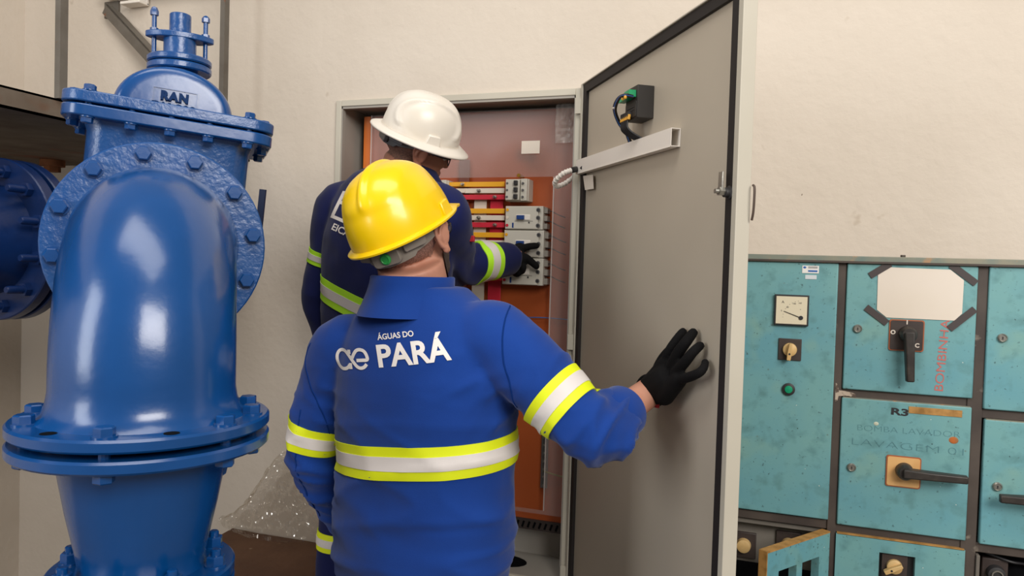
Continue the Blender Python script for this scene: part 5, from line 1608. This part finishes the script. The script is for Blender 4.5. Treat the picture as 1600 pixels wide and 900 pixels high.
# sleeve flag
c = on_cloth(sm2, 736, 373) or at(736, 373, 2.2)
build('sleeve_flag', MB().box(c, (0.022, 0.010, 0.018)), REDCUFF, sh2, bevel=0.002)
# back print
v2 = ray(530, 330).normalized(); v2.z = 0; v2.normalize()
r2 = V((v2.y, -v2.x, 0)); t2 = R_(-27)
ur2, uu2 = r2 * math.cos(t2) + U1 * math.sin(t2), r2 * math.sin(R_(24)) + U1 * math.cos(R_(24))
oc = on_cloth(sm2, 519, 338)
pm2 = (oc - CP).length / FPX
lv, lf = [], []
S_ = pm2
for pts in ([(0, 2), (0, 42)], [(-2.2, 0), (50, 0)], [(0, 24), (46, 24)], [(0, 40), (50, 40)], [(48, 40), (48, 0)]):
    v_2, f_2 = ribbon([(x * S_, y * S_) for x, y in pts], 5.0 * pm2)
    k = len(lv); lv += v_2; lf += [tuple(i + k for i in f) for f in f_2]
v_2, f_2 = ribbon([(2 * S_, 54 * S_), (16 * S_, 54 * S_)], 5.0 * pm2)
k = len(lv); lv += v_2; lf += [tuple(i + k for i in f) for f in f_2]
stamp('back_logo', sm2, sh2, PRINT, lv, lf, oc, ur2, uu2, v2, label='white slanted outline emblem')
vs_, fs_ = fit_text('EICARO', 46 * pm2, 10 * pm2, 0.02)
oc = on_cloth(sm2, 517.5, 358)
stamp('back_lettering', sm2, sh2, PRINT, vs_, fs_, oc, ur2, uu2, v2, label='small white letters under the emblem')
# pointing glove
w2 = wR2
hv = lambda px, py, y: aty(px, py, y)
ch = [([hv(806, 392, 2.375), hv(816, 388, 2.375), hv(828, 385, 2.380), hv(838, 384, 2.388)], [0.015, 0.0135, 0.0125, 0.0115]),
      ([hv(812, 401, 2.365), hv(821, 402, 2.362), hv(830, 409, 2.375), hv(838, 416, 2.388)], [0.015, 0.0138, 0.0128, 0.0118]),
      ([hv(808, 412, 2.365), hv(817, 416, 2.355), hv(816, 424, 2.365), hv(809, 424, 2.380)], [0.0125, 0.0115, 0.0105, 0.0095]),
      ([hv(804, 418, 2.370), hv(811, 425, 2.362), hv(808, 429, 2.372), hv(803, 427, 2.385)], [0.0115, 0.0105, 0.0098, 0.009]),
      ([hv(802, 390, 2.385), hv(811, 384, 2.400), hv(818, 385, 2.402), hv(824, 388, 2.402)], [0.0125, 0.0110, 0.0100, 0.009]),
      ([w2, hv(806, 403, 2.37), hv(812, 405, 2.365)], [0.034, 0.035, 0.028]),
      ([hv(803, 398, 2.372), hv(806, 414, 2.372)], [0.026, 0.024])]
put('glove', glove(ch, [], 'glove_point', 0.0038), GLOVE, p2['root'], label='black glove with two fingers stretched out')
hd = (wL2 - eL2).normalized(); lat = hd.cross(V((0, 1, 0))).normalized(); bk = lat.cross(hd)
ch = [([wL2, wL2 + hd * 0.05, wL2 + hd * 0.08], [0.034, 0.038, 0.034])]
for k, (o_, L_) in enumerate(((-0.028, 0.062), (-0.010, 0.072), (0.010, 0.068), (0.028, 0.054))):
    b0 = wL2 + hd * 0.085 + lat * o_
    ch.append(([b0, b0 + hd * L_ * 0.5 + bk * 0.004, b0 + hd * L_ * 0.85 - bk * 0.014, b0 + hd * L_ - bk * 0.03], [0.0105, 0.0098, 0.009, 0.008]))
ch.append(([wL2 + hd * 0.03 - lat * 0.03, wL2 + hd * 0.06 - lat * 0.055, wL2 + hd * 0.09 - lat * 0.062], [0.013, 0.0115, 0.0095]))
put('glove', glove(ch, [], 'glove_left'), GLOVE, p2['root'])
HH2 = HF2 @ M.Translation((0, -0.002, 0.034))
h2 = helmet('hard_hat', 'white full-brim hard hat on the worker by the cabinet', HH2, 0.106, 0.122, 0.122, 0.128, 'brim', HATW, 0.74)
suspension(h2, HH2, 0.087, 0.106, STRAPD, None, -0.05)
glasses(HF2, 'thin dark-rimmed glasses under the white hard hat', BRKD)
